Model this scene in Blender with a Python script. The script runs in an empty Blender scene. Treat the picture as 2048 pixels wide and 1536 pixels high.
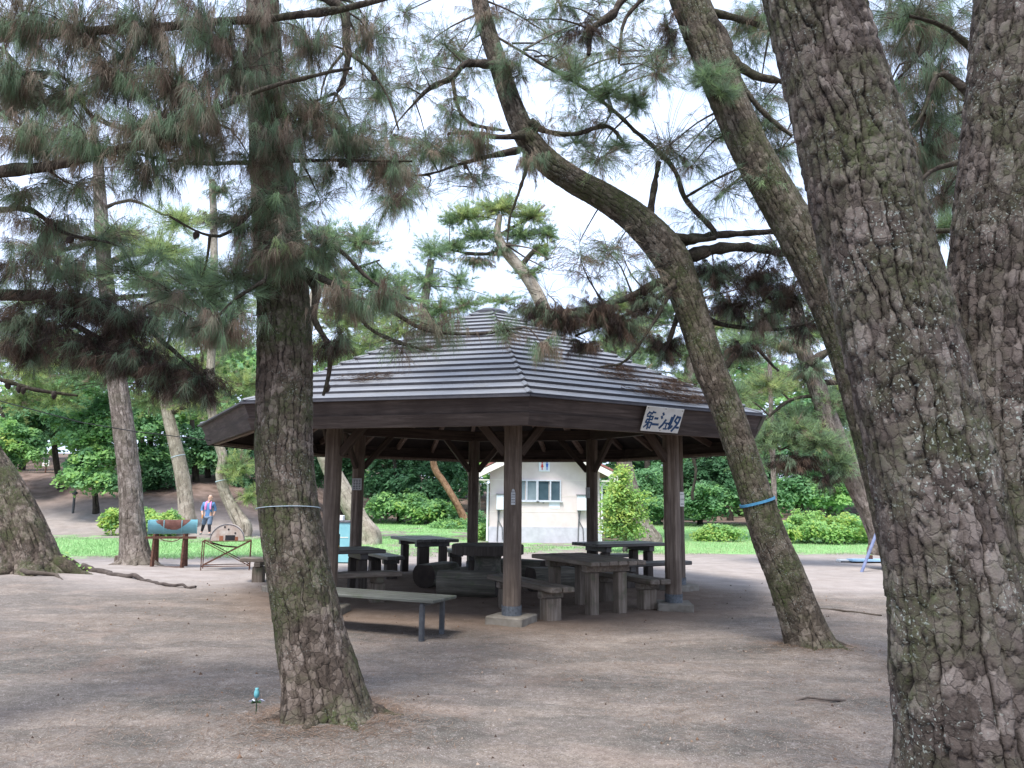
import bpy, bmesh, math, random
import numpy as np
from mathutils import Vector, Matrix, Euler
random.seed(7)
R = math.radians
scene = bpy.context.scene
COL = scene.collection

# ---------------------------------------------------------------- camera, sky, sun, exposure
cam = bpy.data.cameras.new('camera')
cam.sensor_width = 36.0
cam.lens = 36.0 * 1530 / 2048
cam.clip_start = 0.05
cam.clip_end = 2000
cam_o = bpy.data.objects.new('camera', cam)
COL.objects.link(cam_o)
cam_o.matrix_world = Matrix.Translation((0, 0, 1.6)) @ Matrix.Rotation(R(90) + math.atan(229.2 / 1530), 4, 'X') @ Matrix.Rotation(0.010, 4, 'Z')
scene.camera = cam_o

SUN_EL, SUN_AZ = R(61), R(203)      # azimuth clockwise from +Y: the sun stands behind the photographer
world = bpy.data.worlds.new('World')
scene.world = world
world.use_nodes = True
wn, wl = world.node_tree.nodes, world.node_tree.links
wn.clear()
w_out = wn.new('ShaderNodeOutputWorld')
w_bg = wn.new('ShaderNodeBackground')
w_sky = wn.new('ShaderNodeTexSky')
w_sky.sky_type = 'NISHITA'
w_sky.sun_disc = False
w_sky.sun_elevation = SUN_EL
w_sky.sun_rotation = SUN_AZ
w_sky.air_density = 1.0
w_sky.dust_density = 2.0
w_tc = wn.new('ShaderNodeTexCoord')
w_no = wn.new('ShaderNodeTexNoise')
w_no.inputs['Scale'].default_value = 3.2
w_no.inputs['Detail'].default_value = 4
w_no.inputs['Roughness'].default_value = 0.6
w_rp = wn.new('ShaderNodeValToRGB')
w_rp.color_ramp.elements[0].position = 0.36
w_rp.color_ramp.elements[0].color = (0.64, 0.64, 0.64, 1)
w_rp.color_ramp.elements[1].position = 0.60
w_mx = wn.new('ShaderNodeMix')
w_mx.data_type = 'RGBA'
w_mx.inputs[7].default_value = (6.2, 7.3, 9.8, 1)
w_bg.inputs['Strength'].default_value = 0.10
wl.new(w_tc.outputs['Generated'], w_no.inputs['Vector'])
wl.new(w_no.outputs['Fac'], w_rp.inputs['Fac'])
wl.new(w_rp.outputs['Color'], w_mx.inputs[0])
wl.new(w_sky.outputs['Color'], w_mx.inputs[6])
wl.new(w_mx.outputs[2], w_bg.inputs['Color'])
wl.new(w_bg.outputs[0], w_out.inputs[0])

sun = bpy.data.lights.new('sun', 'SUN')
sun.energy = 2.8
sun.angle = R(18)
sun.color = (1.0, 0.97, 0.93)
sun_o = bpy.data.objects.new('sun', sun)
COL.objects.link(sun_o)
sd = Vector((math.sin(SUN_AZ) * math.cos(SUN_EL), math.cos(SUN_AZ) * math.cos(SUN_EL), math.sin(SUN_EL)))
sun_o.rotation_euler = sd.to_track_quat('Z', 'Y').to_euler()
sun_o.location = sd * 60
vs = scene.view_settings
vs.view_transform = 'Standard'
vs.look = 'None'
vs.gamma = 1.0
vs.use_curve_mapping = False
vs.exposure = 1.1
scene.cycles.max_bounces = 6
scene.cycles.transparent_max_bounces = 8

# ---------------------------------------------------------------- layout data in metres: x right, y away from the camera, z up
# pines: trunks and branches are (x, y, z, radius); pads are (x, y, z, half width, half height, kind, twigs)
PINES = {'front':{
 'trunks':[[(-1.285,5.75,-0.102,0.307),(-1.311,5.75,0.06,0.294),(-1.357,5.75,0.298,0.275),(-1.427,5.75,0.539,0.256),(-1.504,5.75,0.854,0.239),(-1.584,5.75,1.21,0.227),(-1.655,5.75,1.573,0.213),(-1.701,5.75,1.944,0.205),(-1.718,5.75,2.321,0.201),(-1.739,5.75,2.707,0.197),(-1.775,5.75,3.099,0.189),(-1.836,5.75,3.5,0.182),(-1.886,5.75,3.909,0.173),(-1.941,5.75,4.326,0.159),(-1.989,5.75,4.751,0.146),(-2.053,5.75,5.362,0.132),(-2.141,5.75,6.314,0.114),(-2.239,5.75,7.602,0.089)]],
 'branches':[[(-1.612,5.6,3.275,0.04),(-1.485,5.6,3.16,0.037),(-1.488,5.6,2.909,0.024),(-1.391,5.6,2.738,0.022),(-1.352,5.6,2.549,0.016),(-1.386,5.6,2.324,0.011)],[(-1.547,5.5,3.265,0.029),(-1.206,5.5,3.096,0.02),(-0.905,5.5,2.974,0.016),(-0.644,5.5,2.837,0.014),(-0.239,5.5,2.808,0.011),(0.062,5.5,2.845,0.007)],[(-1.205,5.5,3.077,0.016),(-1.066,5.5,2.844,0.014),(-0.861,5.5,2.734,0.013),(-0.602,5.5,2.655,0.007)],[(-1.56,5.5,3.536,0.025),(-1.294,5.5,3.422,0.018),(-1.061,5.5,3.193,0.014),(-0.76,5.5,3.044,0.009)],[(-1.801,5.4,4.041,0.032),(-2.045,5.4,4.059,0.018),(-2.416,5.4,4.043,0.014),(-2.833,5.4,4.117,0.009)],[(-1.97,5.9,4.302,0.031),(-1.746,5.9,4.309,0.017),(-1.339,5.9,4.317,0.013),(-0.809,5.9,4.314,0.008)],[(-2.088,5.9,6.014,0.054),(-1.739,5.9,5.832,0.046),(-1.453,5.9,5.65,0.039),(-1.416,5.9,5.377,0.035),(-1.4,5.9,5.197,0.027),(-1.433,5.9,4.995,0.021),(-1.479,5.9,4.901,0.013)],[(-1.412,5.9,5.287,0.019),(-1.206,5.9,5.109,0.015),(-1.053,5.9,4.888,0.01),(-0.94,5.9,4.582,0.008)],[(-1.844,5.3,3.727,0.021),(-2.012,5.3,3.517,0.014),(-2.189,5.3,3.458,0.01),(-2.488,5.3,3.606,0.007)],[(-1.773,5.3,3.128,0.017),(-1.978,5.3,2.979,0.012),(-2.11,5.3,2.831,0.009),(-2.282,5.3,2.757,0.005)]],
 'pads':[(-1.736,5.35,4.137,0.28,0.245,'b',26),(-1.767,5.35,3.709,0.245,0.21,'m',24),(-1.673,5.4,3.385,0.282,0.194,'m',24),(-1.443,5.5,3.421,0.252,0.198,'m',20),(-1.851,5.4,3.307,0.247,0.176,'b',16),(-1.835,5.4,4.641,0.318,0.282,'m',24),(-1.577,5.8,4.697,0.379,0.303,'m',26),(-1.367,6.0,4.495,0.431,0.235,'m',26),(-1.029,6.0,4.323,0.353,0.196,'b',14),(-1.686,5.8,5.265,0.417,0.265,'b',26),(-1.279,6.2,5.619,0.365,0.284,'b',20),(-1.192,6.3,5.158,0.329,0.288,'m',14),(-1.218,5.4,3.013,0.212,0.141,'b',12),(-1.299,5.5,2.7,0.129,0.122,'d',9),(-0.965,5.4,3.053,0.282,0.134,'b',12),(-0.571,5.5,2.857,0.252,0.126,'b',9),(-0.092,5.5,2.824,0.216,0.101,'s',7),(-0.823,5.5,2.704,0.216,0.093,'s',6),(0.221,5.5,2.715,0.18,0.086,'b',5),(-2.072,5.3,2.796,0.277,0.156,'b',18),(-2.025,5.4,3.154,0.247,0.176,'g',18),(-2.361,5.6,3.17,0.293,0.183,'g',18),(-1.647,6.2,4.093,0.324,0.243,'s',8),(-2.054,5.5,3.648,0.216,0.18,'m',14),(-2.4,3.2,8.6,2.0,0.7,'c',46),(-0.999,5.945,3.98,0.277,0.201,'m',8),(-1.981,6.61,4.458,0.268,0.193,'m',8),(-1.406,5.825,4.497,0.28,0.167,'b',8),(-1.474,6.916,5.606,0.38,0.263,'s',8),(-2.176,7.097,4.358,0.316,0.174,'m',8),(-1.61,6.431,4.433,0.271,0.156,'m',8),(-1.156,6.309,4.454,0.325,0.155,'b',8),(-1.697,5.83,4.509,0.298,0.2,'b',8),(-1.907,6.605,5.045,0.42,0.187,'m',8),(-1.651,6.438,6.074,0.42,0.184,'m',8),(-1.559,6.77,4.863,0.266,0.163,'m',8),(-2.172,6.626,5.478,0.293,0.209,'s',8),(-1.966,6.62,4.779,0.399,0.251,'m',8),(-1.87,6.821,5.214,0.338,0.262,'m',8),(-1.396,6.507,5.996,0.312,0.223,'s',8),(-2.109,6.954,5.3,0.425,0.224,'m',8)]},'left':{
 'trunks':[[(-3.909,5.0,-0.144,0.245),(-3.98,5.0,0.621,0.229),(-4.114,5.0,1.873,0.204),(-4.276,5.0,3.224,0.188),(-4.487,5.0,4.689,0.163),(-4.79,5.0,6.701,0.131)]],
 'branches':[[(-4.397,4.9,4.627,0.064),(-3.579,4.9,4.741,0.038),(-3.132,4.9,4.784,0.034),(-2.372,4.9,4.852,0.03),(-1.784,4.9,4.912,0.027),(-1.229,4.9,4.987,0.024),(-0.813,4.9,5.102,0.016)],[(-4.154,4.8,3.535,0.063),(-3.399,4.8,3.695,0.039),(-3.105,4.8,3.733,0.035),(-2.782,4.8,3.821,0.03),(-2.457,4.8,3.902,0.027),(-2.104,4.8,4.083,0.02),(-1.713,4.8,4.266,0.016),(-1.382,4.8,4.36,0.013),(-1.115,4.8,4.424,0.009)],[(-4.758,5.6,3.184,0.073),(-3.86,5.6,3.085,0.044),(-3.521,5.6,3.081,0.037),(-3.102,5.6,3.027,0.029),(-2.81,5.6,2.895,0.024),(-2.571,5.6,2.707,0.018),(-2.295,5.6,2.491,0.011)],[(-3.52,5.6,3.073,0.024),(-3.274,5.6,2.852,0.02),(-2.991,5.6,2.695,0.018),(-2.72,5.6,2.479,0.013),(-2.563,5.6,2.361,0.007)],[(-3.652,5.2,3.593,0.024),(-3.439,5.2,3.595,0.02),(-3.174,5.2,3.431,0.015),(-2.957,5.2,3.378,0.01)],[(-3.948,5.0,4.316,0.026),(-3.479,5.0,4.51,0.013),(-3.161,5.0,4.494,0.011),(-2.924,5.0,4.197,0.011),(-2.529,5.0,4.053,0.007)],[(-3.042,5.2,4.32,0.012),(-2.815,5.2,4.207,0.01),(-2.526,5.2,4.202,0.005)],[(-4.929,6.5,2.689,0.025),(-4.399,6.5,2.573,0.019),(-4.091,6.5,2.502,0.017),(-3.744,6.5,2.458,0.011)]],
 'pads':[(-3.382,4.8,4.797,0.314,0.251,'b',30),(-3.028,4.9,4.792,0.32,0.256,'b',34),(-2.58,4.9,4.835,0.32,0.24,'b',34),(-2.122,4.9,4.764,0.352,0.256,'b',34),(-1.783,5.0,4.949,0.294,0.196,'b',24),(-3.366,4.8,4.32,0.282,0.22,'b',24),(-3.114,5.0,4.363,0.294,0.229,'m',24),(-2.721,4.9,4.459,0.288,0.256,'b',34),(-2.337,4.9,4.389,0.288,0.256,'b',30),(-1.971,5.0,4.564,0.327,0.261,'b',32),(-3.224,4.8,3.929,0.314,0.188,'b',26),(-2.822,4.8,3.898,0.314,0.173,'b',26),(-2.429,4.8,3.973,0.314,0.204,'b',32),(-2.073,4.8,4.119,0.282,0.22,'b',30),(-2.457,4.9,3.735,0.288,0.16,'b',16),(-3.016,5.0,3.701,0.327,0.163,'m',16),(-3.454,5.1,3.666,0.3,0.167,'m',16),(-2.191,5.2,4.06,0.272,0.204,'m',20),(-3.321,5.2,3.485,0.306,0.17,'b',12),(-3.034,5.4,3.447,0.318,0.176,'m',10),(-3.704,5.5,3.281,0.288,0.162,'d',12),(-3.614,5.6,2.887,0.366,0.183,'d',34),(-3.251,5.6,3.006,0.366,0.201,'d',36),(-2.941,5.6,2.894,0.329,0.183,'d',36),(-3.655,5.7,2.677,0.298,0.134,'d',22),(-3.107,5.6,2.663,0.329,0.132,'d',36),(-2.766,5.6,2.591,0.293,0.146,'d',40),(-2.515,5.6,2.462,0.275,0.154,'d',40),(-2.31,5.6,2.445,0.183,0.146,'d',24),(-2.334,5.5,2.839,0.288,0.144,'b',18),(-3.305,5.4,3.216,0.318,0.141,'b',12),(-2.809,5.5,3.252,0.324,0.144,'g',12),(-2.498,5.5,3.064,0.288,0.144,'m',12),(-5.4,1.0,8.6,2.0,0.7,'c',46),(-4.086,5.988,5.372,0.24,0.183,'m',8),(-2.442,5.235,5.254,0.265,0.163,'b',8),(-2.53,5.437,4.39,0.231,0.155,'b',8),(-3.729,5.37,4.754,0.285,0.147,'m',8),(-2.06,5.804,5.116,0.343,0.163,'m',8),(-2.648,5.863,4.322,0.246,0.225,'b',8),(-2.265,4.947,4.391,0.258,0.144,'m',8),(-3.47,5.765,4.571,0.323,0.202,'b',8),(-3.633,5.652,4.287,0.24,0.216,'b',8),(-2.026,5.644,4.638,0.283,0.159,'b',8),(-2.751,5.029,4.714,0.206,0.175,'m',8),(-2.658,5.267,4.305,0.243,0.156,'b',8),(-3.616,5.121,4.516,0.304,0.149,'b',8),(-2.062,5.852,5.036,0.24,0.183,'b',8),(-3.758,5.686,4.719,0.307,0.215,'b',8),(-3.514,5.342,5.068,0.313,0.194,'m',8),(-3.962,5.917,4.82,0.356,0.19,'b',8),(-2.59,5.125,4.919,0.306,0.123,'b',8),(-1.939,5.298,4.058,0.284,0.173,'m',8),(-3.012,5.719,4.832,0.358,0.194,'b',8),(-2.316,4.803,4.083,0.285,0.163,'b',8),(-3.296,5.059,4.332,0.302,0.136,'m',8)]},'fork':{
 'trunks':[[(1.838,3.25,0.14,0.361),(1.879,3.25,0.553,0.303),(1.863,3.25,0.909,0.287),(1.84,3.25,1.205,0.26),(1.796,3.25,1.612,0.242),(1.728,3.25,2.035,0.231),(1.659,3.25,2.43,0.224),(1.59,3.25,2.816,0.222),(1.527,3.25,3.192,0.219),(1.451,3.25,3.556,0.207),(1.372,3.25,3.906,0.201),(1.252,3.25,4.477,0.18),(1.137,3.25,5.244,0.154),(1.092,3.25,6.123,0.117)],[(2.173,3.35,0.098,0.438),(2.192,3.35,0.523,0.4),(2.198,3.35,0.991,0.372),(2.221,3.38,1.508,0.338),(2.256,3.4,2.06,0.307),(2.297,3.4,2.521,0.281),(2.362,3.4,3.002,0.264),(2.44,3.4,3.502,0.255),(2.516,3.4,4.024,0.249),(2.626,3.4,4.708,0.227),(2.785,3.4,5.731,0.179)]],
 'branches':[[(2.663,3.9,3.927,0.038),(2.409,3.9,4.193,0.013),(2.193,3.9,4.281,0.009)],[(3.112,4.6,4.0,0.045),(2.785,4.6,4.341,0.018),(2.636,4.6,4.063,0.012),(2.459,4.6,3.823,0.008)],[(3.098,4.6,3.83,0.036),(2.771,4.6,3.725,0.017),(2.64,4.6,3.674,0.014),(2.503,4.6,3.522,0.006)],[(2.672,4.2,3.148,0.027),(2.443,4.2,3.14,0.014),(2.328,4.2,3.136,0.01)],[(3.313,5.0,4.208,0.033),(3.027,5.0,4.58,0.015),(2.823,5.0,4.691,0.008)]],
 'pads':[(2.73,4.8,4.863,0.282,0.188,'m',18),(2.838,4.8,4.46,0.22,0.22,'b',18),(2.865,5.0,4.277,0.229,0.196,'m',14),(2.844,5.0,3.981,0.196,0.163,'b',12),(3.275,5.6,3.902,0.22,0.22,'m',12),(2.606,4.4,3.236,0.086,0.063,'g',5),(2.778,5.2,5.214,0.204,0.136,'m',8),(1.4,0.6,8.4,2.2,0.9,'c',46),(3.0,1.8,9.2,2.2,0.8,'c',46),(0.6,-1.6,8.8,2.0,0.8,'c',46),(3.6,4.2,10.0,1.9,0.7,'c',46),(1.6,3.2,9.6,1.8,0.6,'c',46),(3.014,5.505,5.091,0.292,0.178,'b',8),(3.08,5.031,4.885,0.308,0.128,'s',8),(3.527,6.238,4.383,0.339,0.225,'s',8),(3.532,5.688,4.62,0.258,0.183,'s',8),(3.381,5.422,5.349,0.293,0.198,'s',8),(3.462,5.59,4.425,0.322,0.214,'m',8),(2.879,5.455,4.778,0.274,0.135,'b',8),(3.031,6.097,4.143,0.393,0.183,'b',8),(3.299,5.672,4.415,0.294,0.191,'s',8),(2.781,5.629,4.697,0.324,0.216,'b',8),(3.138,5.348,5.079,0.238,0.175,'m',8),(3.447,5.699,4.119,0.34,0.194,'m',8)]},'bent':{
 'trunks':[[(3.31,8.6,-0.079,0.242),(3.254,8.6,0.091,0.228),(3.159,8.6,0.379,0.213),(3.014,8.6,0.801,0.202),(2.864,8.6,1.176,0.193),(2.737,8.6,1.612,0.18),(2.608,8.6,2.054,0.176),(2.441,8.6,2.616,0.176),(2.267,8.6,3.073,0.176),(2.131,8.6,3.537,0.173),(1.982,8.6,4.009,0.183),(1.805,8.6,4.44,0.202),(1.461,8.6,4.839,0.178),(1.087,8.6,5.119,0.158),(0.722,8.6,5.326,0.149),(0.401,8.6,5.56,0.149),(0.15,8.6,5.861,0.143),(-0.034,8.6,6.28,0.126),(-0.202,8.6,6.797,0.111),(-0.362,8.6,7.323,0.099),(-0.494,8.6,7.926,0.089),(-0.651,8.6,9.027,0.074),(-0.71,8.6,10.46,0.049)]],
 'branches':[[(0.182,8.5,6.007,0.067),(0.372,8.5,5.901,0.033),(0.715,8.5,5.88,0.028),(1.1,8.5,5.985,0.025),(1.304,8.5,5.723,0.014)],[(0.123,8.4,5.799,0.055),(-0.169,8.4,5.771,0.033),(-0.549,8.4,5.816,0.027),(-0.782,8.4,5.801,0.016)],[(-0.242,8.5,6.736,0.061),(-0.602,8.5,6.745,0.044),(-0.748,8.5,6.57,0.036),(-1.013,8.5,6.432,0.028),(-1.187,8.5,6.245,0.014)],[(-0.747,8.5,6.538,0.028),(-0.675,8.5,6.219,0.025),(-0.528,8.5,5.999,0.022),(-0.113,8.5,5.896,0.017)],[(0.066,8.4,5.612,0.044),(-0.571,8.4,5.452,0.019),(-1.031,8.4,5.306,0.014),(-1.553,8.4,5.319,0.008)],[(0.162,8.5,5.475,0.028),(0.042,8.5,5.104,0.017),(-0.054,8.5,4.798,0.014),(-0.085,8.5,4.496,0.008)],[(1.862,8.6,4.641,0.073),(2.183,8.6,4.626,0.039),(2.361,8.6,4.708,0.034),(2.02,8.6,5.135,0.031),(1.881,8.6,5.538,0.028),(1.441,8.6,5.989,0.025),(0.905,8.6,6.484,0.022),(0.361,8.6,6.836,0.02),(-0.312,8.6,7.257,0.014)],[(1.882,8.7,4.615,0.085),(2.447,8.7,4.713,0.045),(2.922,8.7,4.749,0.037),(3.459,8.7,4.817,0.026),(3.88,8.7,4.914,0.014)],[(1.907,8.7,4.401,0.097),(2.501,8.7,4.56,0.063),(3.032,8.7,4.535,0.045),(3.614,8.7,4.358,0.028)],[(1.779,8.4,4.069,0.082),(1.494,8.4,3.949,0.049),(1.21,8.4,3.818,0.038),(0.871,8.4,3.722,0.03),(0.476,8.4,3.672,0.022),(0.138,8.4,3.657,0.014)],[(1.813,8.3,3.982,0.049),(1.417,8.3,3.719,0.022),(0.97,8.3,3.515,0.019),(0.692,8.3,3.388,0.014)],[(1.814,8.3,4.04,0.038),(1.582,8.3,3.579,0.019),(1.271,8.3,3.124,0.016),(0.967,8.3,3.037,0.011)],[(2.093,8.8,3.823,0.058),(2.5,8.8,3.646,0.026),(3.087,8.8,3.592,0.02),(3.622,8.8,3.718,0.014)],[(2.015,8.7,3.977,0.04),(1.828,8.7,3.438,0.026),(1.708,8.7,3.23,0.017)],[(2.337,8.7,3.003,0.045),(2.755,8.7,3.388,0.026),(3.09,8.7,3.098,0.014)],[(1.589,8.6,4.791,0.042),(1.616,8.6,4.976,0.042),(1.668,8.6,5.286,0.037),(1.721,8.6,5.568,0.031)],[(2.345,8.5,5.067,0.022),(2.767,8.5,5.44,0.014),(3.371,8.5,5.82,0.011)],[(1.996,8.5,5.093,0.019),(2.472,8.5,5.375,0.014),(3.009,8.5,5.629,0.008)]],
 'pads':[(1.106,8.3,6.285,0.488,0.195,'g',20),(0.708,8.4,6.559,0.439,0.22,'g',12),(1.396,8.3,6.163,0.271,0.141,'g',12),(0.597,8.5,6.94,0.333,0.222,'s',8),(0.952,8.5,5.983,0.333,0.222,'s',8),(0.058,8.4,6.552,0.329,0.275,'s',9),(-0.758,8.4,6.038,0.329,0.275,'m',10),(-0.396,8.3,5.651,0.38,0.217,'b',16),(-0.969,8.3,5.554,0.434,0.271,'m',14),(-1.307,8.3,5.307,0.325,0.217,'s',7),(-1.353,8.3,4.977,0.13,0.13,'d',4),(0.179,8.2,5.398,0.214,0.241,'b',9),(-0.119,8.3,6.617,0.271,0.325,'m',10),(-0.847,8.5,6.989,0.389,0.333,'s',10),(-1.205,8.6,6.461,0.393,0.281,'s',10),(1.245,8.5,5.735,0.222,0.111,'g',5),(-0.432,8.5,7.387,0.333,0.278,'b',8),(0.248,8.3,3.679,0.271,0.119,'d',16),(0.582,8.3,3.568,0.38,0.174,'d',30),(0.916,8.3,3.657,0.38,0.195,'d',26),(1.192,8.3,3.518,0.325,0.217,'d',18),(0.803,8.3,3.288,0.217,0.108,'d',7),(1.492,8.4,3.833,0.329,0.22,'d',14),(2.402,8.8,4.315,0.46,0.23,'d',22),(2.874,8.8,4.197,0.46,0.288,'d',26),(3.282,8.8,4.017,0.403,0.288,'d',24),(2.567,8.8,3.888,0.403,0.23,'d',18),(1.789,8.8,3.399,0.23,0.23,'d',14),(2.667,8.8,3.348,0.345,0.127,'d',12),(3.461,9.0,3.702,0.294,0.235,'d',12),(3.127,8.8,4.569,0.46,0.15,'m',9),(2.205,8.9,4.972,0.407,0.291,'s',7),(3.719,8.8,4.452,0.23,0.288,'d',10),(2.915,8.8,3.71,0.403,0.23,'b',12),(0.872,8.4,4.089,0.439,0.165,'s',5),(1.774,8.5,5.678,0.722,0.556,'w',20),(2.495,8.6,5.233,0.618,0.45,'w',20),(1.272,8.4,4.298,0.659,0.329,'w',16),(3.114,8.6,4.502,0.562,0.337,'w',16),(0.419,8.4,4.172,0.659,0.329,'w',7),(-0.45,8.4,5.178,0.714,0.329,'w',9),(2.742,8.6,3.898,0.675,0.506,'w',14),(1.432,8.4,3.601,0.494,0.329,'w',8),(-1.48,8.681,6.507,0.477,0.289,'s',8),(-0.849,8.81,5.799,0.472,0.234,'m',8),(-1.085,8.819,5.956,0.493,0.228,'m',8),(-1.604,8.707,5.706,0.345,0.311,'s',8),(-0.586,8.592,6.366,0.344,0.319,'s',8),(-0.856,8.704,5.724,0.521,0.263,'m',8),(-0.569,9.416,7.167,0.586,0.236,'s',8),(-1.107,9.074,7.385,0.541,0.335,'s',8),(-1.027,8.656,6.84,0.472,0.283,'s',8),(-0.758,9.313,5.995,0.607,0.317,'s',8),(-0.723,8.904,7.127,0.482,0.224,'m',8),(-1.551,8.946,6.024,0.417,0.219,'m',8),(-0.225,9.241,7.9,0.462,0.239,'s',8),(-1.122,8.355,6.594,0.46,0.296,'s',8),(-0.722,9.345,7.39,0.606,0.294,'s',8),(-1.438,8.98,7.735,0.36,0.239,'s',8),(0.45,9.297,7.531,0.603,0.268,'s',8),(1.832,8.891,5.892,0.456,0.282,'s',8),(1.143,9.059,5.87,0.457,0.316,'s',8),(1.772,8.736,6.805,0.412,0.252,'g',8),(1.918,8.889,7.172,0.486,0.228,'s',8),(0.798,8.858,6.336,0.511,0.311,'s',8),(1.002,8.428,5.542,0.412,0.281,'s',8),(1.072,8.873,7.141,0.42,0.26,'s',8),(0.476,9.404,7.33,0.375,0.305,'s',8),(0.499,9.445,7.724,0.429,0.25,'g',8),(1.239,9.181,7.855,0.588,0.313,'s',8),(0.719,8.62,5.836,0.414,0.291,'g',8),(0.37,8.444,5.887,0.543,0.24,'s',8),(1.761,9.476,7.477,0.393,0.315,'s',8),(0.756,9.505,7.059,0.488,0.318,'s',8),(0.76,9.597,7.373,0.415,0.227,'g',8),(1.042,9.332,5.895,0.374,0.286,'s',8),(1.031,9.52,6.202,0.587,0.369,'s',8),(1.667,9.575,8.255,0.549,0.364,'g',8),(1.101,9.369,8.183,0.409,0.265,'s',8),(-1.118,9.379,5.504,0.586,0.266,'w',8),(-1.233,8.324,5.171,0.405,0.238,'s',8),(-1.466,9.012,5.281,0.402,0.294,'s',8),(-1.355,9.214,5.351,0.458,0.323,'s',8),(-1.273,8.405,5.29,0.487,0.287,'s',8),(-0.464,8.347,5.266,0.384,0.221,'s',8),(-0.408,9.225,5.645,0.437,0.278,'s',8),(0.416,9.036,4.065,0.441,0.265,'w',8),(1.057,8.104,4.276,0.362,0.29,'s',8),(1.518,8.307,4.131,0.331,0.272,'s',8),(1.233,8.891,4.601,0.452,0.235,'s',8),(0.742,8.143,4.221,0.471,0.222,'s',8),(0.84,9.355,4.842,0.42,0.234,'w',8),(0.395,8.251,4.242,0.52,0.271,'w',8)]},'rear_lean':{
 'trunks':[[(4.062,7.6,0.003,0.31),(3.988,7.6,0.439,0.289),(3.782,7.6,1.721,0.26),(3.516,7.6,2.917,0.235),(3.221,7.6,3.744,0.222),(2.927,7.6,4.382,0.212),(2.702,7.6,4.826,0.204),(2.493,7.6,5.256,0.196),(2.298,7.6,5.761,0.189),(2.102,7.6,6.333,0.189),(1.902,7.6,6.918,0.189),(1.636,7.6,7.757,0.165),(1.381,7.6,9.131,0.124)]],
 'branches':[[(2.022,7.5,6.675,0.098),(2.204,7.5,6.503,0.069),(2.286,7.5,6.245,0.059),(2.533,7.5,6.048,0.044),(2.794,7.5,5.994,0.034),(3.107,7.5,5.912,0.022)],[(2.286,7.5,6.245,0.039),(2.421,7.5,5.877,0.032),(2.672,7.5,5.571,0.025),(2.899,7.5,5.378,0.015)],[(1.687,7.6,7.575,0.084),(1.186,7.6,6.999,0.045),(1.065,7.6,6.79,0.04),(0.831,7.6,6.611,0.035),(0.792,7.6,6.319,0.02)],[(1.737,7.6,7.334,0.04),(1.349,7.6,6.941,0.022),(1.182,7.6,6.674,0.02),(1.123,7.6,6.207,0.012)],[(1.998,7.6,6.86,0.05),(2.482,7.6,6.747,0.035),(2.748,7.6,6.632,0.02)]],
 'pads':[(2.003,7.3,5.924,0.239,0.143,'g',12),(2.099,7.3,5.732,0.191,0.115,'g',8),(0.75,7.6,6.61,0.298,0.248,'d',10),(1.071,7.6,6.38,0.298,0.248,'s',9),(1.497,7.6,6.153,0.298,0.298,'s',10),(2.686,7.7,5.59,0.252,0.252,'m',10),(2.872,7.8,5.356,0.255,0.255,'s',9),(2.547,7.8,6.882,0.255,0.204,'m',9),(1.668,7.6,6.62,0.199,0.248,'d',8),(2.885,7.9,4.829,0.258,0.207,'d',8),(0.48,7.6,6.902,0.298,0.199,'m',8),(0.101,7.6,6.721,0.298,0.199,'s',7),(2.515,7.7,5.304,0.604,0.604,'w',10),(1.448,7.6,6.384,0.596,0.447,'w',10),(2.555,8.721,5.925,0.482,0.252,'s',8),(3.109,8.555,5.657,0.349,0.231,'s',8),(2.257,7.723,4.884,0.463,0.293,'s',8),(2.856,8.317,6.333,0.514,0.202,'s',8),(2.026,8.176,5.356,0.332,0.234,'s',8),(2.597,7.56,4.874,0.306,0.235,'s',8),(2.836,8.153,6.125,0.387,0.232,'s',8),(2.138,7.895,5.547,0.364,0.308,'s',8),(1.924,8.431,5.564,0.414,0.209,'s',8),(1.8,8.345,5.662,0.445,0.28,'s',8),(2.582,7.884,6.815,0.411,0.272,'m',8),(2.743,7.423,6.524,0.334,0.206,'s',8),(2.66,7.569,6.779,0.302,0.217,'m',8),(2.264,8.621,7.056,0.503,0.318,'m',8),(2.701,8.133,6.715,0.341,0.266,'s',8)]},'shore':{
 'trunks':[[(-8.915,14.8,-0.077,0.569),(-8.997,14.8,0.179,0.499),(-9.111,14.8,0.548,0.436),(-9.349,14.8,1.011,0.409),(-9.647,14.8,1.478,0.392),(-9.986,14.8,1.949,0.374),(-10.347,14.8,2.425,0.365),(-11.139,14.8,3.389,0.347),(-12.057,14.8,4.472,0.312),(-12.824,14.8,5.785,0.259)]],
 'branches':[],
 'pads':[(-12.851,14.8,5.991,1.064,0.484,'g',16),(-11.805,14.8,6.417,0.967,0.435,'g',14),(-13.652,14.8,6.711,0.967,0.484,'m',12)]},'grill':{
 'trunks':[[(-8.26,17.3,-0.028,0.374),(-8.297,17.3,0.285,0.312),(-8.387,17.3,0.827,0.27),(-8.557,17.3,1.928,0.239),(-8.755,17.3,2.936,0.224),(-8.925,17.3,3.733,0.208),(-9.071,17.3,4.366,0.198),(-9.283,17.3,5.477,0.182),(-9.583,17.3,7.031,0.161),(-9.808,17.3,8.502,0.135),(-9.969,17.3,9.757,0.094)]],
 'branches':[[(-9.572,17.3,6.91,0.079),(-8.76,17.3,7.283,0.057),(-7.831,17.3,7.414,0.028)],[(-9.661,17.3,7.517,0.068),(-10.518,17.3,7.264,0.051),(-11.314,17.3,7.013,0.028)],[(-9.416,17.3,6.07,0.068),(-8.439,17.3,6.199,0.045),(-7.384,17.3,6.091,0.023)],[(-9.786,17.3,8.255,0.057),(-9.098,17.3,8.51,0.04),(-8.24,17.3,8.147,0.023)]],
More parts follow.
